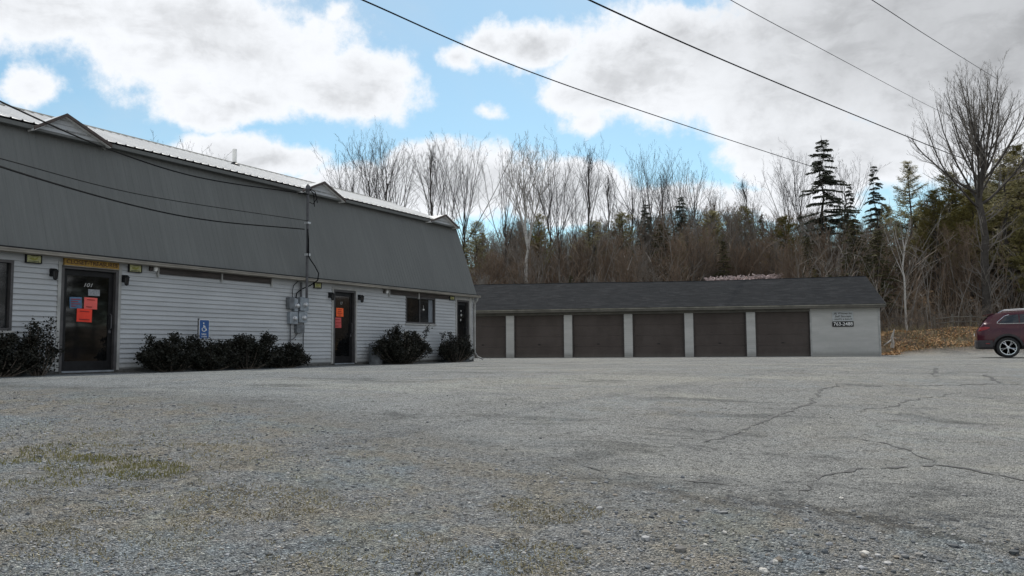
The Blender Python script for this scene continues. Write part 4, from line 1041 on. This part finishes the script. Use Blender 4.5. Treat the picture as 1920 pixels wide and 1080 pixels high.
def ysign(t, z, w_, h_, label):
    o = thing('unit_sign', label, 'sign', on_wall(t, z, WY - .02), A_RZ, 'small yellow framed signs under the eave')
    f = MB(); b = .018
    for (a0, a1, c0, c1) in ((-w_ / 2, w_ / 2, h_ / 2 - b, h_ / 2), (-w_ / 2, w_ / 2, -h_ / 2, -h_ / 2 + b), (-w_ / 2, -w_ / 2 + b, -h_ / 2 + b, h_ / 2 - b), (w_ / 2 - b, w_ / 2, -h_ / 2 + b, h_ / 2 - b)): f.box(a0, a1, -.05, -.0, c0, c1)
    f.build('frame', M['black'], o)
    MB().box(-w_ / 2 + b, w_ / 2 - b, -.035, -.01, -h_ / 2 + b, h_ / 2 - b).build('face', M['yelgrey'], o)
    mb = MB(); mb.prism([(-w_ * .30, 0), (-w_ * .1, h_ * .18), (w_ * .05, h_ * .06), (w_ * .28, h_ * .30), (w_ * .22, -h_ * .05), (0, -h_ * .2)], -.0375, -.0355); mb.build('emblem', M['yellow'], o)
    mb = MB(); mb.box(-w_ * .34, w_ * .34, -.0372, -.0355, -h_ * .32, -h_ * .25); mb.box(-w_ * .2, w_ * .3, -.0372, -.0355, h_ * .33, h_ * .37); mb.build('lettering', M['ink'], o)
ysign(.675, 2.262, .31, .17, 'small yellow sign left of the first door, nearest the left picture edge'); ysign(2.88, 2.262, .32, .18, 'small yellow sign right of the gold banner over the first door')
ysign(8.60, 2.262, .29, .17, 'small yellow sign between the power meters and the middle door'); ysign(15.45, 2.255, .29, .15, 'small yellow sign left of the far end door')
o = thing('shop_sign', 'gold banner sign with dark capitals over the first glass door', 'sign', on_wall(1.875, 2.275, WY - .03), A_RZ)
MB().cbox(-.60, .60, -.05, 0, -.075, .065, .004).build('board', M['gold'], o); MB().box(-.61, .61, -.056, -.0, -.088, -.076).build('lower_edge', M['trim'], o)
text_part('CLOSET-TREASURES', .115, M['inkbrown'], o, (0, -.053, -.004), width=1.12)
def flood(t, z, label):
    o = thing('flood_light', label, 'lamp', on_wall(t, z, WY - .02), A_RZ, 'small flood lights under the eave')
    MB().cbox(-.09, -.02, -.05, 0, -.05, .07, .006).build('junction_box', M['brown'], o)
    MB().lathe([(.03, -.055), (.046, -.02), (.042, .03), (.022, .055)], c=(.03, -.07, 0), sides=12).build('lamp_head', M['white'], o, True)
flood(3.33, 2.29, 'white flood light head left of the brown board after the first door'); flood(11.66, 2.265, 'white flood light head left of the brown board near the two pane window')
# parking sign
o = thing('parking_sign', 'blue accessible parking sign on a post behind the long shrub row', 'sign', on_wall(4.41, 0, -.28), A_RZ)
MB().box(-.14, -.115, -.03, .0, -.1, 1.2).build('post', M['conduit'], o)
MB().cbox(-.13, .155, -.045, -.032, .72, 1.175, .02).build('border', M['white'], o)
MB().cbox(-.118, .143, -.049, -.0455, .735, 1.163, .015).build('panel', M['hblue'], o)
s_ = MB(); cx, cz = .0, .985
ring = [(cx + .055 * math.cos(a), -.052, cz - .03 + .055 * math.sin(a)) for a in np.linspace(R(150), R(400), 14)]
s_.tube(ring, .009, 5); s_.tube([(cx - .01, -.052, cz + .07), (cx - .005, -.052, cz - .005), (cx + .05, -.052, cz - .008), (cx + .075, -.052, cz - .06)], .011, 5); s_.tube([(cx - .005, -.052, cz + .035), (cx + .04, -.052, cz + .03)], .008, 5)
s_.lathe([(.017, -.056), (.017, -.050)], axis='Y', c=(cx - .012, 0, cz + .105), sides=10); s_.build('wheelchair_symbol', M['white'], o)
text_part('VAN', .065, M['white'], o, (.0, -.051, .83)); text_part('ACCESSIBLE', .03, M['white'], o, (.01, -.051, .775), name='lower_lettering')
# power service: mast, meters
o = thing('service_mast', 'dark electric service mast standing through the eave above the power meters', 'utility mast', on_wall(7.93, 0, 0), A_RZ)
MB().tube([(0, -.16, 1.86), (0, -.16, 4.85)], .035, 8).build('pipe', M['conduit'], o)
MB().lathe([(.05, 4.80), (.075, 4.86), (.06, 4.95), (.02, 5.0)], c=(0, -.16, 0), sides=10).build('weather_head', M['conduit'], o)
lp = MB(); lp.tube([(.02, -.2, 4.88), (.12, -.3, 4.80), (.16, -.34, 4.62), (.08, -.28, 4.45), (.02, -.2, 4.5)], .014, 5); lp.tube([(.0, -.2, 4.85), (.2, -.28, 4.7), (.22, -.3, 4.5)], .012, 5); lp.tube([(0, -.2, 4.9), (.05, -.32, 4.7), (.11, -.3, 4.38)], .012, 5)
lp.build('drip_loop', M['cable'], o)
lp = MB(); lp.tube([(-.10, -.26, 3.72), (-.05, -.25, 3.45), (-.02, -.23, 3.0), (.02, -.25, 2.92), (.12, -.32, 2.75), (.26, -.34, 2.55), (.27, -.30, 2.36), (.16, -.14, 2.22), (.02, .03, 2.12), (-.16, .05, 2.0), (-.2, .04, 1.86)], .017, 6)
lp.tube([(-.05, -.22, 3.75), (-.03, -.21, 3.4), (-.03, -.2, 3.02)], .014, 5); lp.build('service_cable', M['cable'], o)
lp = MB(); lp.tube([(-.10, .06, 2.33), (-.27, .06, 2.2), (-.32, .06, 2.05), (-.30, .06, 1.85)], .010, 5); lp.build('thin_cable', M['cable'], o)
MB().box(-.05, .05, -.23, -.10, 3.02, 3.08).box(-.05, .06, -.22, -.09, 3.9, 3.95).build('clamp', M['galv'], o)
o = thing('power_meters', 'cluster of grey power meters and boxes on the clapboard wall', 'electric meters', on_wall(7.80, 0, WY - .02), A_RZ)
for (a, b, z0, z1, dd, nm) in ((-.38, -.19, 1.56, 1.87, .13, 'disconnect_box'), (-.16, -.02, 1.50, 1.84, .10, 'meter_box'), (.02, .34, 1.52, 1.89, .14, 'meter_box'), (-.33, -.03, 1.16, 1.48, .11, 'meter_box'), (.0, .31, 1.20, 1.50, .12, 'meter_box'), (-.06, .22, .92, 1.14, .11, 'trough_box')):
    b_ = MB().cbox(a, b, -dd, 0, z0, z1, .012).build(nm, M['meter'] if nm != 'disconnect_box' and nm != 'trough_box' else M['bin'], o)
    if nm == 'meter_box':
        g = MB(); g.lathe([(.062, -dd - .002), (.062, -dd - .05), (.045, -dd - .075), (.01, -dd - .08)], axis='Y', c=((a + b) / 2 + .02, 0, (z0 + z1) / 2 - .02), sides=14); g.build('meter_dial', M['galv'], b_, True)
for pp, rr in (([(-.25, -.05, 1.16), (-.25, -.05, .12)], .018), ([(.25, -.04, 1.2), (.25, -.04, .12)], .014), ([(.02, -.05, .92), (-.10, -.06, .78), (-.28, -.06, .70)], .014), ([(.13, -.05, 1.88), (.13, -.06, 2.3)], .03)):
    MB().tube(pp, rr, 7).build('conduit', M['conduit'], o)
o = thing('grey_drum', 'short grey plastic drum against the wall left of the round shrub', 'drum', on_wall(10.85, 0, -.20), A_RZ)
MB().lathe([(.19, .0), (.205, .05), (.20, .3), (.21, .32), (.205, .55), (.19, .60)], sides=20).build('body', M['bin'], o, True)
MB().lathe([(.212, .595), (.21, .63), (.15, .655), (.0, .66)], sides=20).build('lid', M['bin'], o, True)

# ------------------------------------------------------------------ shrubs
def shrub(t, e, w_, d_, h_, n, seed, label, spikes=6, gap=.3):
    rng = random.Random(seed); o = thing('shrub', label, 'shrub', on_wall(t, 0, e), A_RZ, 'dark evergreen shrubs along the shop wall')
    st_ = MB(); lf = MB(); tips = []
    ns = int(26 * w_) + 14
    for i in range(ns):
        a = rng.uniform(0, 6.28); q = math.sqrt(rng.random()); x = math.cos(a) * w_ / 2 * q; y = math.sin(a) * d_ / 2 * q
        top = h_ * (1 - .55 * q ** 2.6) * rng.uniform(.72, 1.04) * (.86 + .28 * (mn.noise(Vector((x * 2.2 + seed, y, 0))) + .3))
        P = [Vector((x * .35, y * .35, 0)), Vector((x * .75, y * .75, top * .4)), Vector((x, y, top * .8)), Vector((x * 1.02 + rng.gauss(0, .03), y + rng.gauss(0, .03), top))]
        st_.tube(P, [.012, .009, .006, .003], 4, cap=False); tips.append((P, top))
    for i in range(spikes):
        x = rng.uniform(-.48, .48) * w_; P = [Vector((x * .8, 0, h_ * .5)), Vector((x, rng.uniform(-.1, .1), h_ * rng.uniform(.95, 1.16)))]
        P = [P[0], P[0].lerp(P[1], .4), P[0].lerp(P[1], .7), P[1]]; st_.tube(P, .004, 3, cap=False); tips.append((P, P[1].z))
    for _ in range(n):
        P, top = rng.choice(tips); t_ = rng.random() ** .55 * 2.999; i = int(t_); c = P[i].lerp(P[i + 1], t_ - i)
        c = c + Vector((rng.gauss(0, .055), rng.gauss(0, .055), rng.gauss(0, .035)))
        if c.z < .04: c.z = .04 + rng.random() * .05
        L = rng.uniform(.03, .062); u = Vector((rng.gauss(0, 1), rng.gauss(0, 1), rng.gauss(.45, .6))).normalized(); v = u.cross(Vector((rng.gauss(0, 1), rng.gauss(0, 1), rng.gauss(0, 1)))).normalized() * L * .42
        m_ = c + u * L * .5; nrm = u.cross(v).normalized() * L * .10
        lf.add([c, m_ + v + nrm, c + u * L, m_ - v + nrm], [(0, 1, 2), (0, 2, 3)])
    st_.build('stems', M['twig'], o); lf.build('foliage', M['shrub'], o)
shrub(-.15, -.30, 1.6, .75, .74, 9500, 21, 'dark shrub at the left edge under the large window'); shrub(.66, -.25, .7, .5, 1.0, 2200, 22, 'loose open shrub just left of the first door', 5)
shrub(3.42, -.48, 1.45, .85, .72, 11500, 23, 'leftmost shrub of the long row, left of the blue sign'); shrub(4.42, -.58, 1.4, .75, .62, 9500, 24, 'shrub right in front of the blue parking sign'); shrub(5.58, -.48, 1.65, .85, .78, 12500, 25, 'tallest shrub of the long row, right of the blue sign'); shrub(6.98, -.38, 1.65, .7, .55, 8500, 26, 'low ragged shrub below the power meters')
shrub(11.75, -.52, 2.65, 1.25, 1.06, 17000, 27, 'big round shrub below the two pane window', 8); shrub(14.85, -.45, 1.9, .9, .88, 8500, 28, 'small shrub in front of the far end door', 6)

# ------------------------------------------------------------------ garage row (local X along the front)
GB = thing('garage_block', 'low row of brown storage garages with charcoal shingle roof', 'garages', G0, G_RZ)
GY = .30; bays = [-.02 + 2.832 * i for i in range(-1, 7)]     # pier centres
piers = [(b - .20, b + .20) for b in (-5.66, -2.83, -.03, 2.84, 5.74, 8.575, 11.39)]
GH = 2.18; dtop = 2.055
gw = MB(); gx0, gx1 = -8.4, 17.0
for a, b in piers: pm = MB(); clap(pm, a, b, .0, dtop, GY, .095, .014); pm.build('wall_pier', M['gsiding'], GB)
clap(gw, 14.02, gx1, .0, GH, GY, .095, .014)
gw.build('wall', M['gsiding'], GB)
sg_ = MB()
for a, b in piers: MB().box(a, b, GY + .002, GY + .16, 0, dtop).build('pier_core', M['gsiding'], GB)
sg_.box(gx0, gx1 - .03, 6.5, 6.6, 0, GH); sg_.box(gx0, gx0 + .1, GY + .1, 6.5, 0, GH); sg_.box(gx1 - .12, gx1 - .03, GY + .02, 6.5, 0, GH)
sg_.add([(gx1 - .04, GY + .02, GH), (gx1 - .04, 6.5, GH), (gx1 - .04, 3.4, 3.72)], [(0, 1, 2)]); sg_.add([(gx0 + .04, GY + .02, GH), (gx0 + .04, 6.5, GH), (gx0 + .04, 3.4, 3.72)], [(0, 1, 2)])
sg_.build('wall_core', M['gsiding'], GB)
MB().box(gx0, 14.02, GY - .012, GY + .16, dtop, GH + .02).build('lintel', M['olive'], GB)
cbm = MB(); cbm.box(gx1 - .06, gx1 + .015, GY - .03, GY + .08, 0, GH); cbm.box(14.0, 14.07, GY - .025, GY + .02, 0, dtop); cbm.build('corner_board', M['trimw'], GB)
MB().box(gx0, gx1 + .15, -.02, GY + .08, 2.185, 2.215).build('soffit', M['olive'], GB)
MB().box(gx0, gx1 + .18, -.05, -.018, 2.18, 2.335).build('fascia', M['olive'], GB)
MB().box(gx0, gx1 + .19, -.075, -.051, 2.285, 2.335).build('gutter_lip', M['gline'], GB)
rf = MB(); ex, ez, rx_, rz_ = -.09, 2.345, 3.4, 3.86; Ls = math.hypot(rx_ - ex, rz_ - ez); nC = 26; ny, nz = -(rz_ - ez) / Ls, (rx_ - ex) / Ls
XS = list(np.linspace(gx0, gx1 + .20, 48))
def sag(x): return -.055 * math.sin(max(0, min(1, (x - 2) / 14)) * math.pi) - .02 * mn.noise(Vector((x * .35, 0, 0)))
for k in range(nC):
    f0, f1 = k / nC, (k + 1) / nC; y0, z0 = ex + (rx_ - ex) * f0 + ny * .012, ez + (rz_ - ez) * f0 + nz * .012; y1, z1 = ex + (rx_ - ex) * f1, ez + (rz_ - ez) * f1
    n = len(XS); w0 = [.005 * mn.noise(Vector((x * 3, k * 1.7, 0))) for x in XS]
    rf.add([(x, y0, z0 + sag(x) * f0 + w0[i]) for i, x in enumerate(XS)] + [(x, y1, z1 + sag(x) * f1) for x in XS] + [(x, y0 - ny * .012, z0 - nz * .012 + sag(x) * f0 - .002) for x in XS],
           [(i, i + 1, n + i + 1, n + i) for i in range(n - 1)] + [(2 * n + i, 2 * n + i + 1, i + 1, i) for i in range(n - 1)])
n = len(XS)
rf.add([(x, rx_, rz_ + sag(x)) for x in XS] + [(x, 6.9, ez) for x in XS], [(i, i + 1, n + i + 1, n + i) for i in range(n - 1)])
rf.build('roof', M['shingle'], GB)
rc = MB(); rc.tube([(x, rx_, rz_ + sag(x) - .005) for x in XS], .035, 5); rc.build('ridge_cap', M['shingle'], GB)
gr = MB(); xr = gx1 + .185
gr.add([(xr, ex, ez - .14), (xr, ex, ez - .01), (xr, rx_, rz_ - .02), (xr, rx_, rz_ - .17), (xr + .03, ex, ez - .14), (xr + .03, ex, ez - .01), (xr + .03, rx_, rz_ - .02), (xr + .03, rx_, rz_ - .17)], [(0, 1, 2, 3), (4, 7, 6, 5), (0, 4, 5, 1), (1, 5, 6, 2), (2, 6, 7, 3), (3, 7, 4, 0)])
gr.add([(xr, 6.9, ez - .14), (xr, 6.9, ez - .01), (xr, rx_, rz_ - .02), (xr, rx_, rz_ - .17), (xr + .03, 6.9, ez - .14), (xr + .03, 6.9, ez - .01), (xr + .03, rx_, rz_ - .02), (xr + .03, rx_, rz_ - .17)], [(0, 1, 2, 3), (4, 7, 6, 5), (0, 4, 5, 1), (1, 5, 6, 2), (2, 6, 7, 3), (3, 7, 4, 0)])
gr.build('rake_board', M['olive'], GB)
def gdoor(x0, x1, first=None):
    mb = MB(); n = 4; y = GY + .13; h = dtop / n; b = .018
    for k in range(n):
        z0 = k * h + .004; z1 = (k + 1) * h - .002
        mb.cbox(x0, x1, y, y + .04, z0, z1, .002)
        m_ = 4; pw = (x1 - x0) / m_
        for j in range(m_):
            a, c = x0 + j * pw + .09, x0 + (j + 1) * pw - .09; zz0, zz1 = z0 + .09, z1 - .09
            mb.add([(a, y, zz0), (c, y, zz0), (c, y, zz1), (a, y, zz1), (a + b, y - .002, zz0 + b), (c - b, y - .002, zz0 + b), (c - b, y - .002, zz1 - b), (a + b, y - .002, zz1 - b)],
                   [(4, 5, 6, 7), (0, 1, 5, 4), (1, 2, 6, 5), (2, 3, 7, 6), (3, 0, 4, 7)])
    o = mb.build('garage_door', M['gdoor'], GB)
    MB().box((x0 + x1) / 2 - .06, (x0 + x1) / 2 + .06, y - .035, y - .012, .62, .655).build('handle', M['black'], o)
    MB().box(x0, x0 + .05, GY + .02, y, 0, dtop).build('door_jamb', M['brown'], o); MB().box(x1 - .05, x1, GY + .02, y, 0, dtop).build('door_jamb', M['brown'], o)
    return o
edges = [(piers[i][1], piers[i + 1][0]) for i in range(len(piers) - 1)] + [(piers[-1][1], 14.02)]
for a, b in edges: gdoor(a, b)
MB().box(gx0, 14.02, GY + .1, GY + .4, -.1, .012).build('door_sill', M['found'], GB)
# rental sign on the garage wall
def gpos(t, z, e=GY - .02): return G0 + GU * t + GN * e + Vector((0, 0, z))
o = thing('rental_sign', 'small white storage rental sign with black phone number panel on the garage wall', 'sign', gpos(15.43, 1.67), G_RZ)
MB().cbox(-.45, .45, -.02, 0, -.08, .36, .004).build('board', simple('sign_board_white', (.42, .44, .44), .6, .08), o); MB().cbox(-.46, .45, -.022, 0, -.33, -.10, .004).build('number_board', M['black'], o)
text_part('J&J Whitney Inc', .135, M['ink'], o, (0, -.022, .27), width=.80, shear=.15); text_part('Self Storage', .13, M['ink'], o, (0, -.022, .135), width=.70, shear=.15); text_part('UNITS 4 RENT', .10, M['ink'], o, (0, -.022, .0), width=.78)
text_part('763-2488', .215, M['white'], o, (0, -.025, -.215), width=.82, name='phone_number')

# ------------------------------------------------------------------ overhead wires
def wire(pts, r, label, name='overhead_wire', mat='cable', sagm=.0, group='overhead wires'):
    """smooth curve through three to five world points"""
    P = [Vector(p) for p in pts]; out = []; P.insert(0, P[0] + (P[0] - P[1]) * (5 if name == 'overhead_wire' else 2.5) + Vector((0, 0, .6)))
    # Catmull-Rom
    Q = [P[0] * 2 - P[1]] + P + [P[-1] * 2 - P[-2]]
    for i in range(len(P) - 1):
        a, b, c, d = Q[i:i + 4]
        for k in range(16):
            t = k / 16; out.append(.5 * ((2 * b) + (c - a) * t + (2 * a - 5 * b + 4 * c - d) * t * t + (3 * b - a - 3 * c + d) * t ** 3))
    out.append(P[-1])
    tag(MB().tube(out, r, 5).build(name, M[mat]), label, 'wire', group)
wire([spot(420, -130, 16), spot(680, 0, 22), spot(1080, 166, 36), spot(1500, 305, 62), spot(1545, 318, 66)], .024, 'long dark wire crossing the sky from the top middle to the ragged spruce')
wire([spot(820, -150, 15), spot(1105, 0, 20), spot(1430, 144, 30), spot(1760, 280, 46), spot(1810, 298, 49)], .024, 'heaviest dark wire slanting across the right half of the sky into the maple')
wire([spot(1080, -170, 15), spot(1370, 0, 20), spot(1550, 97, 29), spot(1725, 190, 44), spot(1790, 222, 49)], .010, 'thin faint wire third from the left in the sky')
wire([spot(1380, -160, 16), spot(1635, 0, 22), spot(1740, 68, 31), spot(1840, 130, 46), spot(1870, 148, 49)], .012, 'thin faint wire ending in the top of the maple crown')
mt = on_wall(7.93, 0, -.18)
SG = 'service cables to the mast'
wire([spot(-260, 60, 7), spot(0, 190, 11), spot(205, 280, 15), spot(380, 334, 18.2), mt + Vector((0, 0, 4.72))], .014, 'upper dark cable sagging along the roof edge to the mast head', 'service_cable', group=SG)
wire([spot(-260, 225, 7), spot(0, 297, 11), spot(280, 368, 16.0), mt + Vector((0, 0, 3.98))], .008, 'thin cable across the charcoal roof, above the thick one', 'service_cable', group=SG)
wire([spot(-260, 205, 7), spot(0, 312, 11), spot(250, 385, 15.5), spot(400, 414, 18.4), mt + Vector((-.08, -.08, 3.74))], .015, 'thick black cable across the charcoal roof, the lowest of three', 'service_cable', group=SG)

# ------------------------------------------------------------------ red car
def build_car():
    hd = R(-28); c = Vector((19.13, 28.45, 0)); c.z = ground_z(c.x, c.y) + .005
    o = thing('parked_car', 'dark red SUV with alloy wheels parked at the right edge of the lot', 'car', c, hd)
    prof = [(-2.31, .62), (-2.305, .96), (-2.27, 1.04), (-2.20, 1.12), (-2.05, 1.34), (-1.93, 1.50), (-1.78, 1.575), (-1.5, 1.625), (-1.1, 1.655), (-.5, 1.675), (0, 1.67), (.35, 1.63), (.62, 1.55), (.95, 1.33), (1.22, 1.13), (1.5, 1.06), (1.9, .99), (2.15, .93), (2.27, .80), (2.31, .60)]
    def T(x):
        for a, b in zip(prof[:-1], prof[1:]):
            if x <= b[0]: return a[1] + (b[1] - a[1]) * (x - a[0]) / (b[0] - a[0])
        return prof[-1][1]
    def hw(x): return .925 * (1 - .16 * abs(x / 2.31) ** 7)
    xs = sorted(set([p[0] for p in prof] + list(np.round(np.arange(-2.2, 2.21, .1), 3))))
    def ring(x):
        t = T(x); w_ = hw(x); B = .30 if abs(x) < 2.2 else .38
        gh = max(0, min(1, (t - 1.12) / .4)); wr = w_ * (.93 - .20 * gh)
        zb = min(1.20, t - .05); zm = min(1.0, zb - .05)
        z7 = .70 if zm > .75 else zm - .04
        return [(0, B), (w_ * .85, B), (w_ * .985, B + .10), (w_ * 1.0, min(.55, z7 - .03)), (w_ * 1.0, z7), (w_ * .99, zm), (w_ * .955, zb), (wr + (w_ * .955 - wr) * .08, max(zb + .001, t - .10)), (wr * .94, max(zb + .01, t - .035)), (wr * .75, t - .008), (0, t)]
    def tubes(x): r_ = ring(x); return [(y, z) for y, z in r_] + [(-y, z) for y, z in r_[-2:0:-1]]
    V = []; n = len(tubes(0))
    for x in xs: V += [(x, y, z) for y, z in tubes(x)]
    F = [tuple(range(n))[::-1], tuple((len(xs) - 1) * n + k for k in range(n))]
    for i in range(len(xs) - 1):
        for k in range(n): F.append((i * n + k, i * n + (k + 1) % n, (i + 1) * n + (k + 1) % n, (i + 1) * n + k))
    me = bpy.data.meshes.new('body'); me.from_pydata(V, [], F); me.update()
    bm = bmesh.new(); bm.from_mesh(me); bmesh.ops.recalc_face_normals(bm, faces=bm.faces); bm.to_mesh(me); bm.free()
    body = linkmesh('body', me, M['car'], o)
    # wheel arches cut out
    WX = (-1.38, 1.32); cut = MB()
    for wx in WX: cut.lathe([(.43, -1.2), (.43, 1.2)], axis='Y', c=(wx, 0, .36), sides=28)
    cm = cut.mesh('cut'); bm = bmesh.new(); bm.from_mesh(cm); bmesh.ops.recalc_face_normals(bm, faces=bm.faces); bm.to_mesh(cm); bm.free()
    co_ = bpy.data.objects.new('cut', cm); COL.objects.link(co_)
    co_.parent = o
    md = body.modifiers.new('b', 'BOOLEAN'); md.operation = 'DIFFERENCE'; md.object = co_; md.solver = 'EXACT'
    bpy.context.view_layer.update(); dg = bpy.context.evaluated_depsgraph_get()
    nm = bpy.data.meshes.new_from_object(body.evaluated_get(dg)); body.modifiers.clear(); body.data = nm; bpy.data.objects.remove(co_)
    nm.materials.clear(); nm.materials.append(M['car'])
    for p in nm.polygons: p.use_smooth = True
    try: nm.set_sharp_from_angle(angle=R(28))
    except Exception: pass
    def side(x, z, s, off=.006):
        r_ = ring(x)
        for (y0, z0), (y1, z1) in zip(r_[:-1], r_[1:]):
            if z0 <= z <= z1 and z1 > z0: y = y0 + (y1 - y0) * (z - z0) / (z1 - z0); break
        else: y = r_[5][0]
        return (x, s * (y + off), z)
    def patch(pts2, s, name, mat, off=.006, parent=o):
        """polygon given by bottom and top x,z polylines of equal length, laid on the body side"""
        bot, top = pts2; mb = MB(); m_ = len(bot); rows = 4; P = []
        for j in range(rows + 1):
            f = j / rows
            for (xb, zb), (xt, zt) in zip(bot, top): P.append(side(xb + (xt - xb) * f, zb + (zt - zb) * f, s, off))
        fc = [(j * m_ + i, j * m_ + i + 1, (j + 1) * m_ + i + 1, (j + 1) * m_ + i) for j in range(rows) for i in range(m_ - 1)]
        if s < 0: fc = fc
        mb.add(P, fc); return mb.build(name, mat, parent)
    for s in (-1, 1):
        xb = [-1.62, -1.45, -1.2, -1.02]; patch(([(x, 1.225) for x in xb], [(-1.42, 1.45), (-1.33, 1.50), (-1.15, 1.52), (-1.02, 1.53)]), s, 'quarter_window', M['carglass'])
        patch(([(x, 1.225) for x in (-.98, -.7, -.4, -.12)], [(-.98, 1.53), (-.7, 1.545), (-.4, 1.55), (-.12, 1.55)]), s, 'side_window', M['carglass'])
        patch(([(x, 1.225) for x in (-.06, .25, .6, .88)], [(-.06, 1.55), (.2, 1.54), (.4, 1.49), (.62, 1.38)]), s, 'side_window', M['carglass'])
        ch = MB(); loop = [side(x, z, s, .012) for x, z in [(.92, 1.205), (.4, 1.205), (-.3, 1.205), (-1.0, 1.205), (-1.60, 1.205), (-1.68, 1.225), (-1.66, 1.27), (-1.55, 1.37), (-1.44, 1.475), (-1.30, 1.52)]]
        ch.tube(loop, .013, 5); ch.build('window_trim', M['chrome'], o)
        rl = MB(); rl.tube([(-1.55, s * .60, 1.635), (-1.42, s * .60, 1.70), (-.8, s * .61, 1.725), (0, s * .61, 1.725), (.3, s * .60, 1.70), (.42, s * .60, 1.64)], .017, 6); rl.build('roof_rail', M['chrome'], o)
        patch(([(-2.26, .95), (-2.18, .96), (-2.05, .99), (-1.92, 1.05)], [(-2.235, 1.06), (-2.18, 1.10), (-2.05, 1.11), (-1.90, 1.09)]), s, 'tail_light', M['tail'], .012)
        for hx in (-.90, .12): hm = MB(); hm.tube([side(hx, 1.05, s, .01), side(hx + .03, 1.05, s, .035), side(hx + .17, 1.05, s, .035), side(hx + .2, 1.05, s, .01)], .013, 5); hm.build('door_handle', M['car'], o)
        # door shut lines
        for lx in (-1.0, -.09, .95): ln = MB(); ln.tube([side(lx - (.10 if lx == -1.0 and z < .7 else 0), z, s, .0015) for z in (.42, .6, .8, 1.0, 1.19)], .004, 4); ln.build('door_gap', M['black'], o)
        # lower cladding and arches
        cl = MB()
        for (a, b) in ((-.93, .87),):
            X = np.linspace(a, b, 9); cl.add([side(x, .32, s, .012) for x in X] + [side(x, .47, s, .014) for x in X], [(i, i + 1, 10 + i, 9 + i) for i in range(8)])
        cl.build('sill_cladding', M['clad'], o)
        for wx in WX:
            am = MB(); n_ = 20; r0, r1 = .415, .485; L = []
            for k in range(n_ + 1):
                a = R(-12) + R(204) * k / n_
                for r_ in (r0, r1):
                    x, z = wx + r_ * math.cos(a), .36 + r_ * math.sin(a); x = max(-2.29, min(2.29, x)); z = max(.31, z); L.append(side(x, z, s, .02))
            am.add(L, [(2 * k, 2 * k + 1, 2 * k + 3, 2 * k + 2) for k in range(n_)]); am.build('arch_cladding', M['clad'], o)
            w_ = bpy.data.objects.new('wheel', None); COL.objects.link(w_); w_.parent = o; w_.location = (wx, s * .80, .36)
            ty = MB(); ty.lathe([(.24, -.105), (.335, -.112), (.356, -.09), (.36, 0), (.356, .09), (.335, .112), (.24, .105)], axis='Y', sides=36); ty.build('tyre', M['rubber'], w_, True)
            rm = MB(); y_ = s * .085
            rm.lathe([(.245, y_ - s * .10), (.25, y_), (.262, y_ + s * .02), (.262, y_ + s * .024), (.238, y_ + s * .022), (.232, y_ - s * .04)], axis='Y', sides=36)
            for k in range(5):
                a = R(90 + 36 + 72 * k)
                for da in (-.17, .17):
                    rm.tube([(math.cos(a) * .04, y_ + s * .01, math.sin(a) * .04), (math.cos(a + da * .4) * .14, y_ + s * .014, math.sin(a + da * .4) * .14), (math.cos(a + da) * .245, y_ + s * .006, math.sin(a + da) * .245)], [.022, .017, .021], 5)
            rm.lathe([(.055, y_ + s * .0), (.052, y_ + s * .028), (.0, y_ + s * .03)], axis='Y', sides=14); rm.build('rim', M['alloy'], w_)
            dk_ = MB(); dk_.lathe([(.236, y_ - s * .07), (.236, y_ - s * .06)], axis='Y', sides=24); dk_.build('brake_disc', M['hub'], w_)
        mr = MB(); mr.lathe([(.03, -.05), (.085, -.03), (.09, .03), (.04, .06)], axis='Y', c=(.78, s * 1.02, 1.22), sides=10); mr.build('mirror', M['car'], o, True)
        MB().add([(2.05, s * .80, .82), (2.30, s * .62, .78), (2.29, s * .60, .90), (2.02, s * .80, .93)], [(0, 1, 2, 3)]).build('headlight', M['chrome'], o)
    # wheel well lining
    MB().box(-1.8, 1.75, -.62, .62, .30, .95).build('underbody', M['hub'], o)
    # rear: window, spoiler, bumper, plate, lamp bar
    rw = MB(); rw.add([(-2.20 - .012, -.62, 1.15), (-2.20 - .012, .62, 1.15), (-1.97 - .012, .55, 1.45), (-1.97 - .012, -.55, 1.45)], [(0, 1, 2, 3)]); rw.build('rear_window', M['carglass'], o)
    sp_ = MB(); sp_.add([(-1.72, -.60, 1.60), (-1.72, .60, 1.60), (-2.08, .57, 1.53), (-2.08, -.57, 1.53), (-1.80, -.60, 1.555), (-1.80, .60, 1.555), (-2.07, .57, 1.50), (-2.07, -.57, 1.50)], [(0, 1, 2, 3), (7, 6, 5, 4), (2, 6, 7, 3), (0, 3, 7, 4), (1, 5, 6, 2)]); sp_.build('spoiler', M['car'], o)
    bp = MB()
    xs_ = [-2.36, -2.36, -2.30, -2.05, -1.84]; ys_ = [0, .60, .80, .935, .945]
    L = [];
    for (x, y) in [(a, -b) for a, b in zip(xs_[::-1], ys_[::-1])] + [(a, b) for a, b in zip(xs_, ys_)][1:]:
        L += [(x + .05, y * .96, .30), (x, y, .38), (x, y, .58), (x + .015, y, .62)]
    m_ = len(L) // 4; bp.add(L, [(4 * i + k, 4 * i + k + 1, 4 * (i + 1) + k + 1, 4 * (i + 1) + k) for i in range(m_ - 1) for k in range(3)]); bp.build('rear_bumper', M['clad'], o)
    MB().box(-2.372, -2.362, -.2, .2, .78, .88).build('licence_plate', M['white'], o)
    MB().tube([(-2.06, -.93, .50), (-1.93, -.945, .50)], .012, 5).build('reflector', M['tail'], o)
build_car()
SC.render.resolution_x = 1024; SC.render.resolution_y = 576
